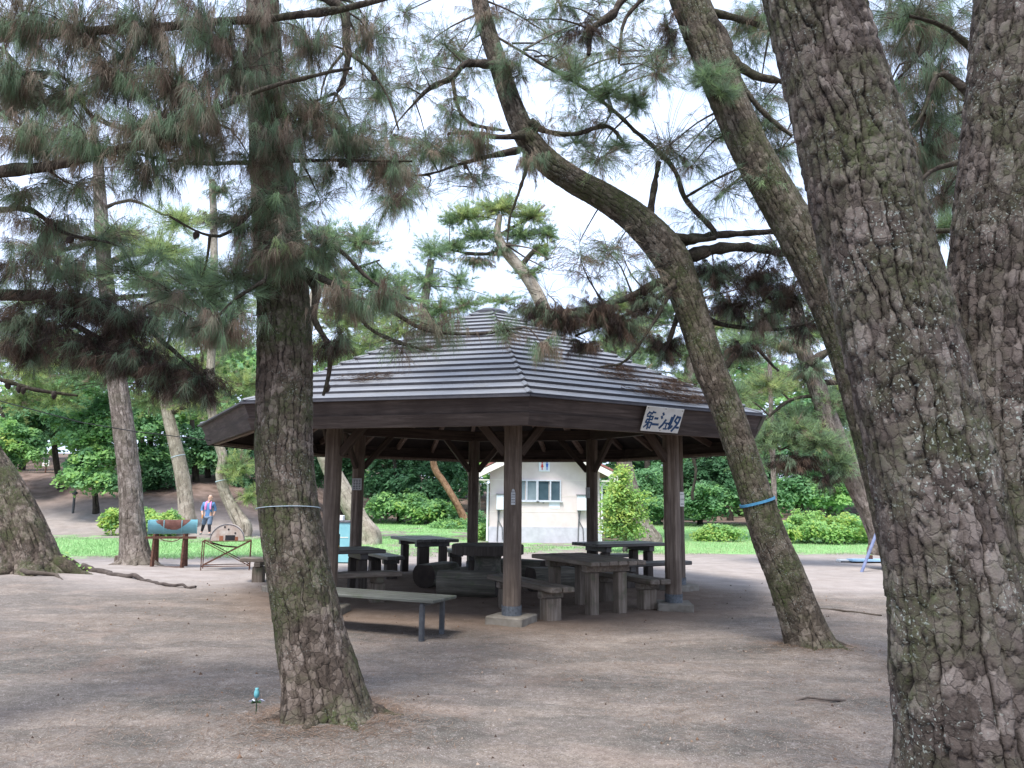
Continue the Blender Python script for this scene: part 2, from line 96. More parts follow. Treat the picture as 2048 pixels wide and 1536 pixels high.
 'pads':[(-9.207,17.2,7.609,0.899,0.45,'g',30),(-8.243,17.2,7.255,1.012,0.506,'y',34),(-8.534,17.2,6.529,1.012,0.45,'g',30),(-7.474,17.4,6.78,0.91,0.512,'g',30),(-10.055,17.0,6.633,1.0,0.444,'g',24),(-7.069,17.4,6.0,0.796,0.455,'g',24),(-7.927,17.0,5.83,1.0,0.444,'m',24),(-10.912,17.0,7.16,1.0,0.444,'m',22),(-7.968,17.5,8.102,0.801,0.412,'y',20),(-10.498,17.0,7.645,0.889,0.4,'m',18),(-11.02,17.0,5.974,0.889,0.444,'g',18)]},'pale':{
 'trunks':[[(-14.161,34.0,0.577,0.356),(-14.324,34.0,1.615,0.311),(-14.641,34.0,2.924,0.289),(-15.051,34.0,4.248,0.267),(-15.341,34.0,5.139,0.256),(-15.624,34.0,6.49,0.244),(-16.01,34.0,8.547,0.222),(-16.527,34.0,11.347,0.178)]],
 'branches':[[(-15.341,34.0,5.139,0.111),(-13.961,34.0,5.828,0.078),(-12.857,34.0,6.065,0.044)]],
 'pads':[(-13.756,33.5,5.766,1.533,0.876,'y',30),(-15.703,34.0,8.089,1.778,1.111,'y',30),(-17.361,34.0,8.996,1.778,1.111,'g',26),(-20.469,34.0,5.988,1.556,0.889,'y',24),(-19.232,34.0,7.136,1.778,1.111,'g',26),(-22.012,34.0,5.747,1.333,0.889,'y',20),(-21.067,33.0,6.949,1.51,0.863,'y',26),(-13.607,34.0,7.193,1.333,0.889,'y',24),(-16.675,35.0,5.929,1.601,0.915,'y',26),(-21.84,33.0,8.054,1.51,0.863,'g',22),(-19.668,33.0,8.301,1.51,0.863,'g',22),(-17.84,33.416,8.128,1.565,0.57,'g',12),(-18.08,34.002,7.499,1.631,0.796,'g',12),(-19.165,34.356,7.232,1.53,0.633,'y',12),(-23.779,35.615,9.326,1.741,0.626,'g',12),(-18.517,33.305,6.927,1.247,0.771,'g',12),(-15.012,35.318,6.821,1.68,0.728,'y',12),(-15.137,35.659,9.196,1.678,0.624,'y',12),(-13.932,33.71,8.979,1.507,0.835,'g',12),(-22.72,33.593,6.874,1.566,0.672,'y',12),(-21.869,34.502,6.537,1.451,0.756,'y',12)]},'wavy':{
 'trunks':[[(-10.642,31.0,0.415,0.284),(-11.057,31.0,1.0,0.233),(-11.485,31.0,1.728,0.213),(-11.691,31.0,2.423,0.192),(-11.637,31.0,3.126,0.182),(-11.879,31.0,3.729,0.182),(-12.089,31.0,4.437,0.172),(-12.35,31.0,5.871,0.172),(-12.418,31.0,8.378,0.162),(-12.558,31.0,11.379,0.152),(-12.713,31.0,13.353,0.142),(-12.883,31.0,14.913,0.122)]],
 'branches':[[(-11.698,31.0,2.523,0.061),(-10.932,31.0,2.831,0.051),(-10.447,31.0,3.138,0.03)],[(-12.662,31.0,12.912,0.081),(-12.0,31.0,13.139,0.051),(-11.38,31.0,13.367,0.03)]],
 'pads':[(-10.932,31.0,2.831,0.912,0.81,'y',24),(-11.624,31.5,4.49,1.235,0.824,'y',24),(-11.284,32.0,6.237,1.255,1.046,'y',26),(-12.74,31.0,13.132,0.912,0.446,'d',10),(-10.457,31.0,1.639,0.608,0.486,'y',8),(-12.185,33.0,8.153,1.51,0.863,'g',24),(-12.512,31.0,14.468,1.013,0.608,'m',10)]},'behind_post':{
 'trunks':[[(-4.902,27.0,0.27,0.388),(-5.231,27.0,0.727,0.353),(-5.715,27.0,1.495,0.335),(-6.207,27.0,2.357,0.3),(-6.594,27.0,3.14,0.274),(-6.948,27.0,3.93,0.247),(-7.338,27.0,5.354,0.229),(-7.464,27.0,7.17,0.212),(-7.029,27.0,9.403,0.176),(-6.367,27.0,10.926,0.141)]],
 'branches':[[(-7.029,27.0,9.403,0.088),(-5.953,27.0,9.791,0.062),(-4.872,27.0,10.18,0.035)]],
 'pads':[(-6.483,27.0,9.409,1.235,0.882,'g',34),(-5.633,27.0,10.934,1.059,0.706,'g',26),(-6.926,27.0,11.111,1.059,0.706,'g',24),(-5.12,27.5,9.569,1.258,0.809,'g',28),(-6.169,27.5,8.039,1.438,0.809,'y',30),(-4.251,28.0,9.141,1.098,0.915,'g',22),(-7.163,28.0,7.003,1.098,0.732,'y',20)]},'roof_left':{
 'trunks':[[(-1.764,38.0,0.306,0.248),(-1.879,38.0,2.733,0.248),(-3.096,38.0,6.451,0.248),(-4.45,38.0,10.279,0.248),(-4.233,38.0,13.703,0.174)]],
 'branches':[[(-4.457,38.0,10.539,0.099),(-5.72,38.0,10.266,0.075),(-6.726,38.0,9.996,0.037)]],
 'pads':[(-4.169,38.0,14.239,1.242,0.993,'g',26),(-4.513,38.0,12.638,1.739,0.993,'g',26),(-5.711,38.0,10.006,1.987,0.993,'y',30),(-3.707,38.0,11.068,1.49,0.869,'g',24),(-7.205,38.0,9.215,1.739,0.993,'y',26),(-2.47,38.5,11.471,1.51,0.755,'g',20),(-10.953,40.0,13.155,1.569,1.307,'y',24),(-12.45,40.0,10.93,1.569,1.307,'y',24),(-14.623,40.0,11.457,1.569,1.307,'g',24),(-6.592,40.0,11.814,1.569,0.941,'y',20),(-2.862,40.0,13.238,1.046,0.784,'g',14),(-0.69,40.0,12.151,1.569,0.523,'g',14),(-3.882,40.0,10.744,1.569,0.784,'y',20),(-8.571,40.0,7.719,1.83,1.046,'y',24),(-10.625,42.0,7.168,1.647,1.098,'y',20),(-12.712,39.916,10.917,1.365,0.89,'y',12),(-8.625,38.124,8.866,1.414,0.886,'y',12),(-10.319,39.726,9.065,1.32,0.991,'y',12),(-9.046,39.833,11.819,1.33,0.81,'g',12),(-12.0,40.063,10.045,1.877,0.721,'g',12),(-12.714,38.596,11.604,1.858,0.919,'y',12),(-9.942,39.301,11.175,1.421,0.828,'y',12),(-4.661,40.369,11.666,1.886,0.761,'y',12),(-6.959,39.165,10.063,1.391,0.838,'y',12),(-6.207,38.086,8.651,1.863,0.957,'g',12),(-8.122,39.925,10.322,1.824,0.999,'g',12),(-6.571,40.175,11.14,1.786,0.721,'g',12)]},'far_centre':{
 'trunks':[[(3.036,34.0,0.703,0.378),(2.603,34.0,3.758,0.356),(1.93,34.0,8.268,0.333),(1.287,34.0,10.47,0.311),(0.593,34.0,11.713,0.278),(-0.291,34.0,12.824,0.244),(-0.74,34.0,13.66,0.178),(-0.636,34.0,14.63,0.111)]],
 'branches':[[(0.314,34.0,12.114,0.133),(1.0,34.0,12.957,0.111),(1.576,34.0,13.203,0.067)],[(-0.384,34.0,12.823,0.111),(-1.766,34.0,12.737,0.078),(-2.923,34.0,12.917,0.044)],[(-0.624,34.0,13.662,0.089),(0.527,34.0,14.399,0.067),(1.223,34.0,14.649,0.033)]],
 'pads':[(-2.147,34.0,14.614,1.333,0.533,'y',30),(-0.641,34.0,14.995,1.556,0.578,'y',36),(0.874,34.0,14.645,1.222,0.578,'y',28),(-1.55,34.0,13.652,1.333,0.533,'g',26),(0.301,34.0,13.719,1.333,0.489,'g',24),(1.574,34.0,13.805,0.667,0.489,'g',12),(-2.696,34.0,13.111,0.889,0.489,'g',16),(-1.761,34.0,12.45,1.111,0.4,'m',14),(-0.616,34.0,12.941,0.889,0.444,'m',12),(1.346,34.0,12.961,0.778,0.489,'y',14),(-2.954,34.0,14.363,0.667,0.444,'g',10),(0.776,34.0,11.881,1.0,0.4,'g',12)]},'roof_right':{
 'trunks':[[(6.253,30.0,0.844,0.294),(6.29,30.0,2.572,0.275),(6.847,30.0,5.524,0.255),(7.304,30.0,7.948,0.216),(7.245,30.0,9.593,0.137)]],
 'branches':[],
 'pads':[(5.496,30.0,7.523,1.373,0.784,'g',30),(4.708,30.0,8.331,1.176,0.686,'g',22),(7.494,30.0,7.543,1.569,0.98,'g',34),(9.078,30.0,7.153,1.569,0.98,'g',34),(7.064,30.0,6.326,1.176,0.706,'g',20),(9.029,30.0,5.745,1.373,0.784,'y',26),(5.701,31.0,8.988,1.216,0.608,'g',16),(4.031,31.0,7.913,1.216,0.608,'y',20),(6.54,31.0,9.422,1.216,0.81,'g',20),(8.601,31.0,8.805,1.418,0.81,'y',24),(4.824,32.0,10.096,1.046,0.627,'g',16),(10.994,31.0,6.521,1.216,1.013,'y',24),(8.939,32.0,11.027,1.255,0.837,'g',18),(10.907,31.0,4.464,1.216,1.013,'y',24),(9.644,31.0,3.237,1.013,0.81,'g',18),(10.684,31.0,9.039,1.418,1.013,'g',24),(12.325,31.0,8.631,1.216,1.013,'g',24),(13.867,31.0,6.55,1.216,1.216,'y',24),(13.73,31.0,4.086,1.013,1.013,'g',20),(17.656,30.0,15.456,0.98,1.176,'y',20),(17.499,30.0,10.532,0.784,1.373,'y',18),(12.152,30.855,8.438,1.269,0.54,'y',12),(11.967,31.492,6.235,1.394,0.607,'g',12),(4.942,30.287,6.704,1.366,0.656,'g',12),(7.797,30.513,6.682,1.418,0.591,'y',12),(13.185,30.789,6.138,1.089,0.557,'y',12),(4.52,30.626,9.447,1.195,0.692,'y',12),(7.106,30.833,7.581,1.492,0.735,'y',12),(11.253,31.354,9.679,1.385,0.752,'y',12),(10.284,31.99,6.312,1.189,0.718,'g',12),(8.937,30.145,9.195,1.246,0.56,'g',12)]},'right_lean':{
 'trunks':[[(9.157,19.0,0.668,0.36),(8.919,19.0,1.17,0.298),(8.756,19.0,1.531,0.273),(8.374,19.0,2.382,0.255),(7.993,19.0,3.369,0.236),(7.725,19.0,4.245,0.217),(7.508,19.0,4.943,0.199),(7.288,19.0,5.648,0.174),(7.208,19.0,6.689,0.137)]],
 'branches':[[(7.615,19.0,4.561,0.087),(8.373,19.0,4.633,0.062),(8.542,19.0,5.402,0.037)],[(7.725,19.0,4.245,0.062),(6.967,19.0,4.111,0.05),(6.321,19.0,3.602,0.025)],[(7.937,19.0,3.493,0.062),(7.296,19.0,3.113,0.043),(6.664,19.0,2.858,0.025)],[(7.37,18.8,4.97,0.098),(7.951,18.8,5.357,0.086),(8.459,18.8,5.49,0.061)]],
 'pads':[(6.934,19.0,3.358,0.869,0.422,'g',34),(7.548,18.7,3.092,0.733,0.416,'g',34),(6.302,19.0,3.103,0.621,0.373,'g',22),(8.054,18.8,2.615,0.442,0.492,'g',20),(7.022,19.0,2.553,0.869,0.273,'d',22),(7.97,19.0,4.122,0.621,0.373,'g',22),(6.02,19.0,5.635,0.869,0.373,'g',26),(6.902,19.0,5.515,0.869,0.373,'m',22),(7.505,19.0,4.879,0.745,0.373,'m',20),(6.481,19.0,4.486,0.745,0.373,'y',22),(5.593,19.0,4.224,0.621,0.373,'g',16),(7.743,19.0,2.13,0.373,0.298,'d',8),(7.352,19.4,3.781,0.888,0.38,'g',20),(5.997,20.0,3.701,0.654,0.471,'y',18),(8.373,19.4,3.791,0.507,0.507,'g',18)]},'toilet_side':{
 'trunks':[[(5.092,29.5,0.101,0.501),(4.838,29.5,0.844,0.386),(4.658,29.5,1.593,0.337),(4.477,29.5,2.348,0.299),(4.296,29.5,3.205,0.28),(4.097,29.5,4.457,0.26),(3.921,29.5,6.217,0.231),(4.038,29.5,8.212,0.174)]],
 'branches':[],
 'pads':[(4.032,29.5,7.61,1.157,0.771,'g',22),(4.609,29.5,6.619,1.157,0.694,'g',20)]},'rust_lean':{
 'trunks':[[(-2.349,40.0,0.436,0.209),(-2.832,40.0,1.372,0.183),(-3.475,40.0,2.391,0.17),(-3.959,40.0,3.083,0.17),(-4.085,40.0,3.938,0.157),(-3.957,40.0,5.115,0.131)]],
 'branches':[],
 'pads':[(-3.97,40.0,5.641,1.307,0.784,'g',10)]},'thin_red':{
 'trunks':[[(8.199,24.0,0.541,0.078),(8.182,24.0,1.638,0.078),(8.183,24.0,3.187,0.078),(8.196,24.0,5.086,0.071),(8.2,24.0,6.377,0.055)]],
 'branches':[],
 'pads':[]}}
BROAD = {'chestnut':{
 'trunks':[[(-19.248,36.0,0.932,0.129),(-19.363,36.0,1.689,0.118),(-19.553,36.0,2.497,0.094),(-19.776,36.0,3.66,0.071),(-19.978,36.0,4.835,0.047)]],
 'pads':[(-19.797,35.5,4.324,1.392,0.557,2,26),(-18.75,35.0,3.38,1.373,0.503,2,26),(-18.904,34.6,2.461,1.357,0.407,2,22),(-19.574,35.0,2.918,0.686,0.297,1,12),(-18.794,35.5,4.8,1.16,0.557,2,20),(-20.635,36.0,5.303,1.412,0.565,1,20),(-17.936,34.5,2.245,0.676,0.316,1,10),(-19.293,36.0,6.15,1.412,0.706,1,20)]},'dark_fork':{
 'trunks':[[(-23.251,40.0,1.477,0.17),(-23.437,40.0,2.322,0.157),(-23.694,40.0,3.352,0.144),(-24.031,40.0,4.914,0.118),(-24.45,40.0,6.493,0.078)],[(-22.942,40.0,1.48,0.105),(-23.075,40.0,2.325,0.092),(-22.941,40.0,3.101,0.078),(-22.78,40.0,4.142,0.052)]],
 'pads':[(-23.715,40.0,5.706,1.83,0.784,0,20),(-24.635,40.0,7.023,1.83,0.941,1,22),(-25.234,40.0,5.164,1.569,0.941,0,20)]},'left_edge':{
 'trunks':[[(-24.611,38.0,1.653,0.149),(-24.854,38.0,2.995,0.124),(-25.189,38.0,4.725,0.099),(-25.601,38.0,6.224,0.062)]],
 'pads':[(-24.263,37.5,3.71,1.471,0.588,2,22),(-24.858,37.5,4.683,1.471,0.735,2,22),(-23.906,38.0,4.339,0.844,0.447,1,14),(-24.417,37.5,3.318,0.539,0.245,1,8),(-24.683,39.0,5.846,1.529,0.765,1,20)]},'behind_trunk':{
 'trunks':[[(-19.096,41.0,1.207,0.188),(-19.244,41.0,2.387,0.174),(-19.318,41.0,3.978,0.147),(-19.285,41.0,5.589,0.107)]],
 'pads':[(-18.93,40.0,4.965,1.569,0.784,1,26),(-19.086,40.0,3.658,1.438,0.68,1,24),(-18.224,40.0,2.631,1.176,0.575,0,16),(-19.78,40.0,5.746,1.569,0.784,1,20),(-18.994,41.0,6.676,1.608,0.804,1,20),(-19.329,40.5,2.114,1.059,0.529,0,12)]},'dark_gap':{
 'trunks':[[(-16.998,42.0,1.356,0.192),(-17.155,42.0,2.432,0.178),(-17.381,42.0,4.061,0.165),(-17.609,42.0,5.708,0.124)],[(-16.828,43.0,1.082,0.183),(-16.895,43.0,2.458,0.169),(-17.122,43.0,4.126,0.141),(-17.416,43.0,5.529,0.098)]],
 'pads':[(-17.11,42.0,4.886,1.373,0.824,0,24),(-16.76,42.0,3.794,1.373,0.714,1,20),(-15.216,43.0,4.145,1.686,1.124,0,30),(-14.833,43.0,2.479,1.405,1.124,0,28),(-17.564,45.0,2.499,1.471,0.882,0,20)]},'pavilion_shrub':{
 'trunks':[[(-5.977,42.0,0.263,0.165),(-6.069,42.0,1.465,0.151),(-6.339,42.0,3.081,0.124),(-6.529,42.0,4.717,0.082)]],
 'pads':[(-5.872,41.0,1.468,1.608,0.643,2,34),(-4.482,40.5,1.095,1.588,0.529,2,30),(-6.657,41.0,1.199,1.072,0.59,1,18),(-5.504,42.0,2.547,1.922,0.824,0,34),(-3.857,42.0,2.024,1.373,0.824,0,26),(-7.223,42.5,2.542,1.389,0.833,0,24),(-3.206,41.0,0.711,1.072,0.375,2,16),(-4.832,43.0,3.829,2.248,0.843,0,34),(-7.367,43.0,4.223,1.967,1.012,0,30),(-3.137,43.0,3.15,1.124,1.124,0,24)]},'tall_left':{
 'trunks':[[(-9.663,44.0,0.306,0.259),(-9.85,44.0,1.987,0.244),(-10.121,44.0,4.258,0.216),(-10.396,44.0,6.565,0.144)]],
 'pads':[(-9.785,44.0,3.12,1.438,1.15,0,26),(-10.695,44.0,4.253,1.438,1.15,0,24),(-12.622,45.0,2.838,1.765,1.471,0,30),(-9.272,44.0,4.554,1.725,1.15,0,26)]},'right_gap':{
 'trunks':[[(10.243,42.0,0.556,0.137),(10.224,42.0,1.894,0.124),(10.041,42.0,3.244,0.11),(9.945,42.0,4.882,0.082)],[(8.933,38.0,1.985,0.062),(9.134,38.0,3.088,0.062),(8.862,38.0,4.072,0.062),(8.973,38.0,4.569,0.05)]],
 'pads':[(10.564,41.0,1.893,1.608,0.804,1,30),(10.016,41.0,1.233,1.34,0.482,1,18),(11.663,42.0,2.718,1.647,1.098,0,34),(9.993,43.0,3.002,1.405,1.124,0,26),(11.695,43.0,3.854,1.967,1.012,0,30),(8.312,43.0,2.708,1.686,1.124,1,30),(7.822,42.0,1.334,1.647,0.824,1,30)]},'right_back':{
 'trunks':[[(14.921,40.0,0.911,0.209),(14.928,40.0,2.188,0.183),(14.813,40.0,4.256,0.157),(14.753,40.0,5.829,0.105)]],
 'pads':[(14.991,40.0,2.446,1.83,0.784,1,34),(16.066,39.5,2.067,1.549,0.671,2,26),(13.937,40.0,2.05,1.307,0.784,1,24),(17.341,40.0,2.726,1.046,1.046,1,22),(15.427,41.0,3.792,2.144,1.072,0,32),(13.259,41.0,2.974,1.34,1.072,0,26),(14.777,42.0,5.481,2.471,1.373,1,34),(12.565,42.0,5.183,1.922,1.373,1,30)]},'young':{
 'trunks':[[(3.527,24.0,0.374,0.063),(3.488,24.0,0.98,0.055),(3.464,24.0,1.591,0.047),(3.44,24.0,2.207,0.031),(3.43,24.0,2.749,0.016)]],
 'pads':[(3.443,24.0,2.439,0.188,0.345,4,10),(3.389,24.0,1.821,0.471,0.408,4,22),(3.615,24.0,1.286,0.627,0.408,4,26),(3.152,24.0,1.435,0.345,0.345,4,14),(3.531,24.0,0.707,0.627,0.314,3,20),(3.932,24.0,1.749,0.376,0.188,3,8),(2.993,24.0,0.899,0.22,0.22,4,6)]}}
BUSH = {'yellow_bush':{
 'pads':[(-14.012,31.0,0.971,0.892,0.405,3,26),(-14.866,31.5,1.195,0.618,0.412,3,16),(-15.718,31.0,1.29,0.486,0.284,4,10),(-15.75,30.8,0.996,0.362,0.282,4,8),(-13.742,31.5,1.106,0.453,0.329,3,10)]},'right_bush':{
 'pads':[(12.154,30.0,0.997,1.176,0.431,3,40),(11.773,31.0,1.265,1.013,0.446,3,30),(12.933,30.0,1.1,0.784,0.431,3,26),(10.795,30.0,0.889,0.588,0.314,3,16),(13.952,31.0,0.892,0.81,0.405,3,20)]},'small_bush':{
 'pads':[(8.355,31.0,0.719,0.892,0.284,3,22),(7.753,31.0,0.596,0.527,0.182,3,10)]},'wall_bush':{
 'pads':[(-1.08,30.0,0.354,0.275,0.353,3,10),(-1.536,36.0,0.604,0.518,0.518,1,14)]},'floor_bush':{
 'pads':[(-2.84,38.0,0.344,1.242,0.248,2,20),(-1.739,38.0,0.306,0.993,0.298,2,16)]}}
MISC = {'cable':[(-7.702,9.5,3.155),(-7.073,10.5,2.864),(-6.427,11.4,2.661),(-5.913,12.0,2.584),(-4.957,12.8,2.504)],'fallen':[(-8.36,15.37,0.05),(-7.62,14.87,0.05),(-6.91,14.5,0.05),(-6.13,13.99,0.05),(-5.39,13.59,0.05)],'stick':[(4.04,12.13,0.02),(4.37,11.88,0.02),(4.85,11.61,0.02),(5.28,11.2,0.02)],'seed':(-1.85,5.89,0.0)}


# ---------------------------------------------------------------- materials
class NT:
    def __init__(s, name):
        s.m = bpy.data.materials.new(name); s.m.use_nodes = True
        s.t = s.m.node_tree; s.n = s.t.nodes; s.n.clear()
        s.out = s.n.new('ShaderNodeOutputMaterial')
        s.b = s.n.new('ShaderNodeBsdfPrincipled')
        s.lk(s.b.outputs[0], s.out.inputs[0])
        s.b.inputs['Specular IOR Level'].default_value = 0.25
    def lk(s, a, b): s.t.links.new(a, b)
    def coord(s, kind='Object', scale=(1, 1, 1), rnd=False):
        tc = s.n.new('ShaderNodeTexCoord'); mp = s.n.new('ShaderNodeMapping')
        mp.inputs['Scale'].default_value = scale
        s.lk(tc.outputs[kind], mp.inputs['Vector'])
        if rnd:
            oi = s.n.new('ShaderNodeObjectInfo'); mul = s.n.new('ShaderNodeMath'); mul.operation = 'MULTIPLY'
            mul.inputs[1].default_value = 37.0
            s.lk(oi.outputs['Random'], mul.inputs[0]); s.lk(mul.outputs[0], mp.inputs['Location'])
        return mp.outputs[0]
    def noise(s, vec, scale, detail=4, rough=0.55, dist=0.0):
        n = s.n.new('ShaderNodeTexNoise'); n.inputs['Scale'].default_value = scale
        n.inputs['Detail'].default_value = detail; n.inputs['Roughness'].default_value = rough; n.inputs['Distortion'].default_value = dist
        s.lk(vec, n.inputs['Vector']); return n.outputs['Fac']
    def ramp(s, fac, stops):
        r = s.n.new('ShaderNodeValToRGB'); cr = r.color_ramp
        while len(cr.elements) < len(stops): cr.elements.new(0.5)
        for e, (p, c) in zip(cr.elements, stops):
            e.position = p; e.color = (*c, 1) if not isinstance(c, (int, float)) else (c, c, c, 1)
        s.lk(fac, r.inputs['Fac']); return r.outputs['Color']
    def mix(s, fac, a, b, mode='MIX'):
        m = s.n.new('ShaderNodeMix'); m.data_type = 'RGBA'; m.blend_type = mode
        for sock, v in ((0, fac), (6, a), (7, b)):
            if isinstance(v, (int, float)): m.inputs[sock].default_value = v
            elif isinstance(v, tuple): m.inputs[sock].default_value = (*v, 1)
            else: s.lk(v, m.inputs[sock])
        return m.outputs[2]
    def attr(s, name):
        a = s.n.new('ShaderNodeAttribute'); a.attribute_name = name; return a.outputs['Fac']
    def rand(s):
        return s.n.new('ShaderNodeObjectInfo').outputs['Random']
    def math(s, op, a, b):
        m = s.n.new('ShaderNodeMath'); m.operation = op
        for i, v in enumerate((a, b)):
            if isinstance(v, (int, float)): m.inputs[i].default_value = v
            else: s.lk(v, m.inputs[i])
        return m.outputs[0]
    def bump(s, h, strength=0.4, dist=0.02):
        b = s.n.new('ShaderNodeBump'); b.inputs['Strength'].default_value = strength; b.inputs['Distance'].default_value = dist
        s.lk(h, b.inputs['Height']); s.lk(b.outputs[0], s.b.inputs['Normal'])
    def done(s, col, rough=0.8, spec=None, metal=0.0):
        if isinstance(col, tuple): s.b.inputs['Base Color'].default_value = (*col, 1)
        else: s.lk(col, s.b.inputs['Base Color'])
        if isinstance(rough, (int, float)): s.b.inputs['Roughness'].default_value = rough
        else: s.lk(rough, s.b.inputs['Roughness'])
        s.b.inputs['Metallic'].default_value = metal
        if spec is not None: s.b.inputs['Specular IOR Level'].default_value = spec
        return s.m

def mottled(name, c1, c2, scale=8, rough=0.7, bump=0.2, spec=0.3, dist=0.01, metal=0.0, kind='Object'):
    t = NT(name); v = t.coord(kind, rnd=True)
    n = t.noise(v, scale, 6)
    t.bump(t.noise(v, scale * 5, 4), bump, dist)
    return t.done(t.ramp(n, [(0.3, c1), (0.7, c2)]), rough, spec, metal)

def wood(name, c1, c2, c3, axis=0, rough=0.8, spec=0.25, moss=0.0):
    t = NT(name)
    sc = [14.0, 14.0, 14.0]; sc[axis] = 0.9
    v = t.coord('Object', tuple(sc), rnd=True)
    g = t.noise(v, 1.6, 8, 0.65, 0.6)
    v2 = t.coord('Object', (1, 1, 1), rnd=True)
    blot = t.noise(v2, 3.0, 4)
    col = t.ramp(g, [(0.28, c1), (0.5, c2), (0.74, c3)])
    col = t.mix(t.ramp(blot, [(0.42, 0.0), (0.75, 0.65)]), col, c1)
    tone = t.ramp(t.rand(), [(0.0, 0.78), (1.0, 1.12)])
    col = t.mix(1.0, col, tone, 'MULTIPLY')
    if moss: col = t.mix(t.ramp(t.noise(v2, 6, 5), [(0.55, 0.0), (0.75, moss)]), col, (0.075, 0.10, 0.045))
    t.bump(g, 0.55, 0.008)
    return t.done(col, rough, spec)

def bark(name, c1, c2, c3, moss=0.4, lichen=0.2, cell=30.0):
    t = NT(name)
    p = t.attr('plate'); e = t.attr('crack')
    v = t.coord('Object')
    cb = t.n.new('ShaderNodeCombineXYZ'); t.lk(t.attr('bu'), cb.inputs[0]); t.lk(t.math('MULTIPLY', t.attr('bv'), 0.6), cb.inputs[1])
    f1 = t.noise(v, 34, 5, 0.72); f2 = t.noise(v, 2.0, 4, 0.65); f3 = t.noise(v, 75, 2)
    wv = t.n.new('ShaderNodeVectorMath'); wv.operation = 'ADD'
    nz = t.n.new('ShaderNodeTexNoise'); nz.inputs['Scale'].default_value = 40; nz.inputs['Detail'].default_value = 4
    t.lk(cb.outputs[0], nz.inputs['Vector'])
    sc = t.n.new('ShaderNodeVectorMath'); sc.operation = 'SCALE'; sc.inputs['Scale'].default_value = 0.9 / cell
    t.lk(nz.outputs['Color'], sc.inputs[0]); t.lk(cb.outputs[0], wv.inputs[0]); t.lk(sc.outputs[0], wv.inputs[1])
    vo = t.n.new('ShaderNodeTexVoronoi'); vo.feature = 'DISTANCE_TO_EDGE'; vo.inputs['Scale'].default_value = cell; t.lk(wv.outputs[0], vo.inputs['Vector'])
    v2 = t.n.new('ShaderNodeTexVoronoi'); v2.feature = 'F1'; v2.inputs['Scale'].default_value = cell; t.lk(wv.outputs[0], v2.inputs['Vector'])
    sp = t.n.new('ShaderNodeSeparateColor'); t.lk(v2.outputs['Color'], sp.inputs[0])
    flake = t.ramp(vo.outputs['Distance'], [(0.0, 0.0), (0.10, 1.0)])
    tone = t.math('ADD', t.math('ADD', t.math('MULTIPLY', p, 0.42), t.math('MULTIPLY', sp.outputs[0], 0.30)), t.math('MULTIPLY', f1, 0.45))
    col = t.ramp(tone, [(0.30, c1), (0.58, c2), (0.90, c3)])
    if moss: col = t.mix(t.math('MULTIPLY', t.ramp(f2, [(0.44, 0.0), (0.62, moss)]), t.ramp(f1, [(0.38, 0.2), (0.62, 1.0)])), col, (0.058, 0.074, 0.026))
    fis = tuple(q * 0.42 for q in c1)                     # older, darker bark in the fissures
    col = t.mix(t.ramp(flake, [(0.0, 0.38), (1.0, 0.0)]), col, fis)
    col = t.mix(t.ramp(e, [(0.10, 0.97), (0.70, 0.0)]), col, fis)
    if lichen:
        l = t.math('MULTIPLY', t.ramp(f3, [(0.60, 0.0), (0.66, 1.0)]), t.ramp(t.noise(v, 3.1, 3), [(0.48, 0.0), (0.62, lichen)]))
        col = t.mix(l, col, (0.40, 0.44, 0.39))
    t.bump(t.math('ADD', t.math('ADD', f1, t.math('MULTIPLY', flake, 0.3)), t.math('MULTIPLY', sp.outputs[1], 0.5)), 0.9, 0.012)
    return t.done(col, 0.92, 0.15)

def foliage(name, stops, transl=0.35, rough=0.55):
    t = NT(name)
    c = t.ramp(t.attr('tone'), stops)
    tr = t.n.new('ShaderNodeBsdfTranslucent'); mx = t.n.new('ShaderNodeMixShader')
    mx.inputs[0].default_value = transl
    t.lk(c, tr.inputs['Color']); t.lk(t.b.outputs[0], mx.inputs[1]); t.lk(tr.outputs[0], mx.inputs[2]); t.lk(mx.outputs[0], t.out.inputs[0])
    return t.done(c, rough, 0.2)

M = {}
M['bark_big'] = bark('bark_big', (0.046, 0.036, 0.030), (0.105, 0.083, 0.071), (0.235, 0.196, 0.172), 0.8, 0.7, 26)
M['bark_front'] = bark('bark_front', (0.042, 0.032, 0.025), (0.098, 0.075, 0.059), (0.25, 0.20, 0.165), 1.0, 0.3, 30)
M['bark_mid'] = bark('bark_mid', (0.045, 0.036, 0.027), (0.10, 0.080, 0.061), (0.24, 0.20, 0.16), 0.95, 0.4, 28)
M['bark_far'] = bark('bark_far', (0.10, 0.08, 0.066), (0.20, 0.165, 0.14), (0.35, 0.30, 0.26), 0.3, 0.1, 20)
M['bark_pale'] = bark('bark_pale', (0.22, 0.18, 0.14), (0.34, 0.29, 0.235), (0.46, 0.40, 0.33), 0.2, 0.1, 12)
M['bark_dark'] = bark('bark_dark', (0.030, 0.024, 0.020), (0.055, 0.045, 0.038), (0.09, 0.075, 0.06), 0.1, 0.0, 10)
M['bark_red'] = bark('bark_red', (0.14, 0.075, 0.045), (0.26, 0.15, 0.09), (0.36, 0.22, 0.14), 0.0, 0.0, 12)
M['limb'] = bark('bark_limb', (0.036, 0.028, 0.023), (0.075, 0.060, 0.048), (0.15, 0.125, 0.10), 0.5, 0.2, 26)
M['twig'] = mottled('twig', (0.055, 0.042, 0.034), (0.11, 0.088, 0.068), 12, 0.9, 0.4)
M['dead_wood'] = mottled('dead_wood', (0.045, 0.034, 0.029), (0.10, 0.080, 0.068), 9, 0.95, 0.6)
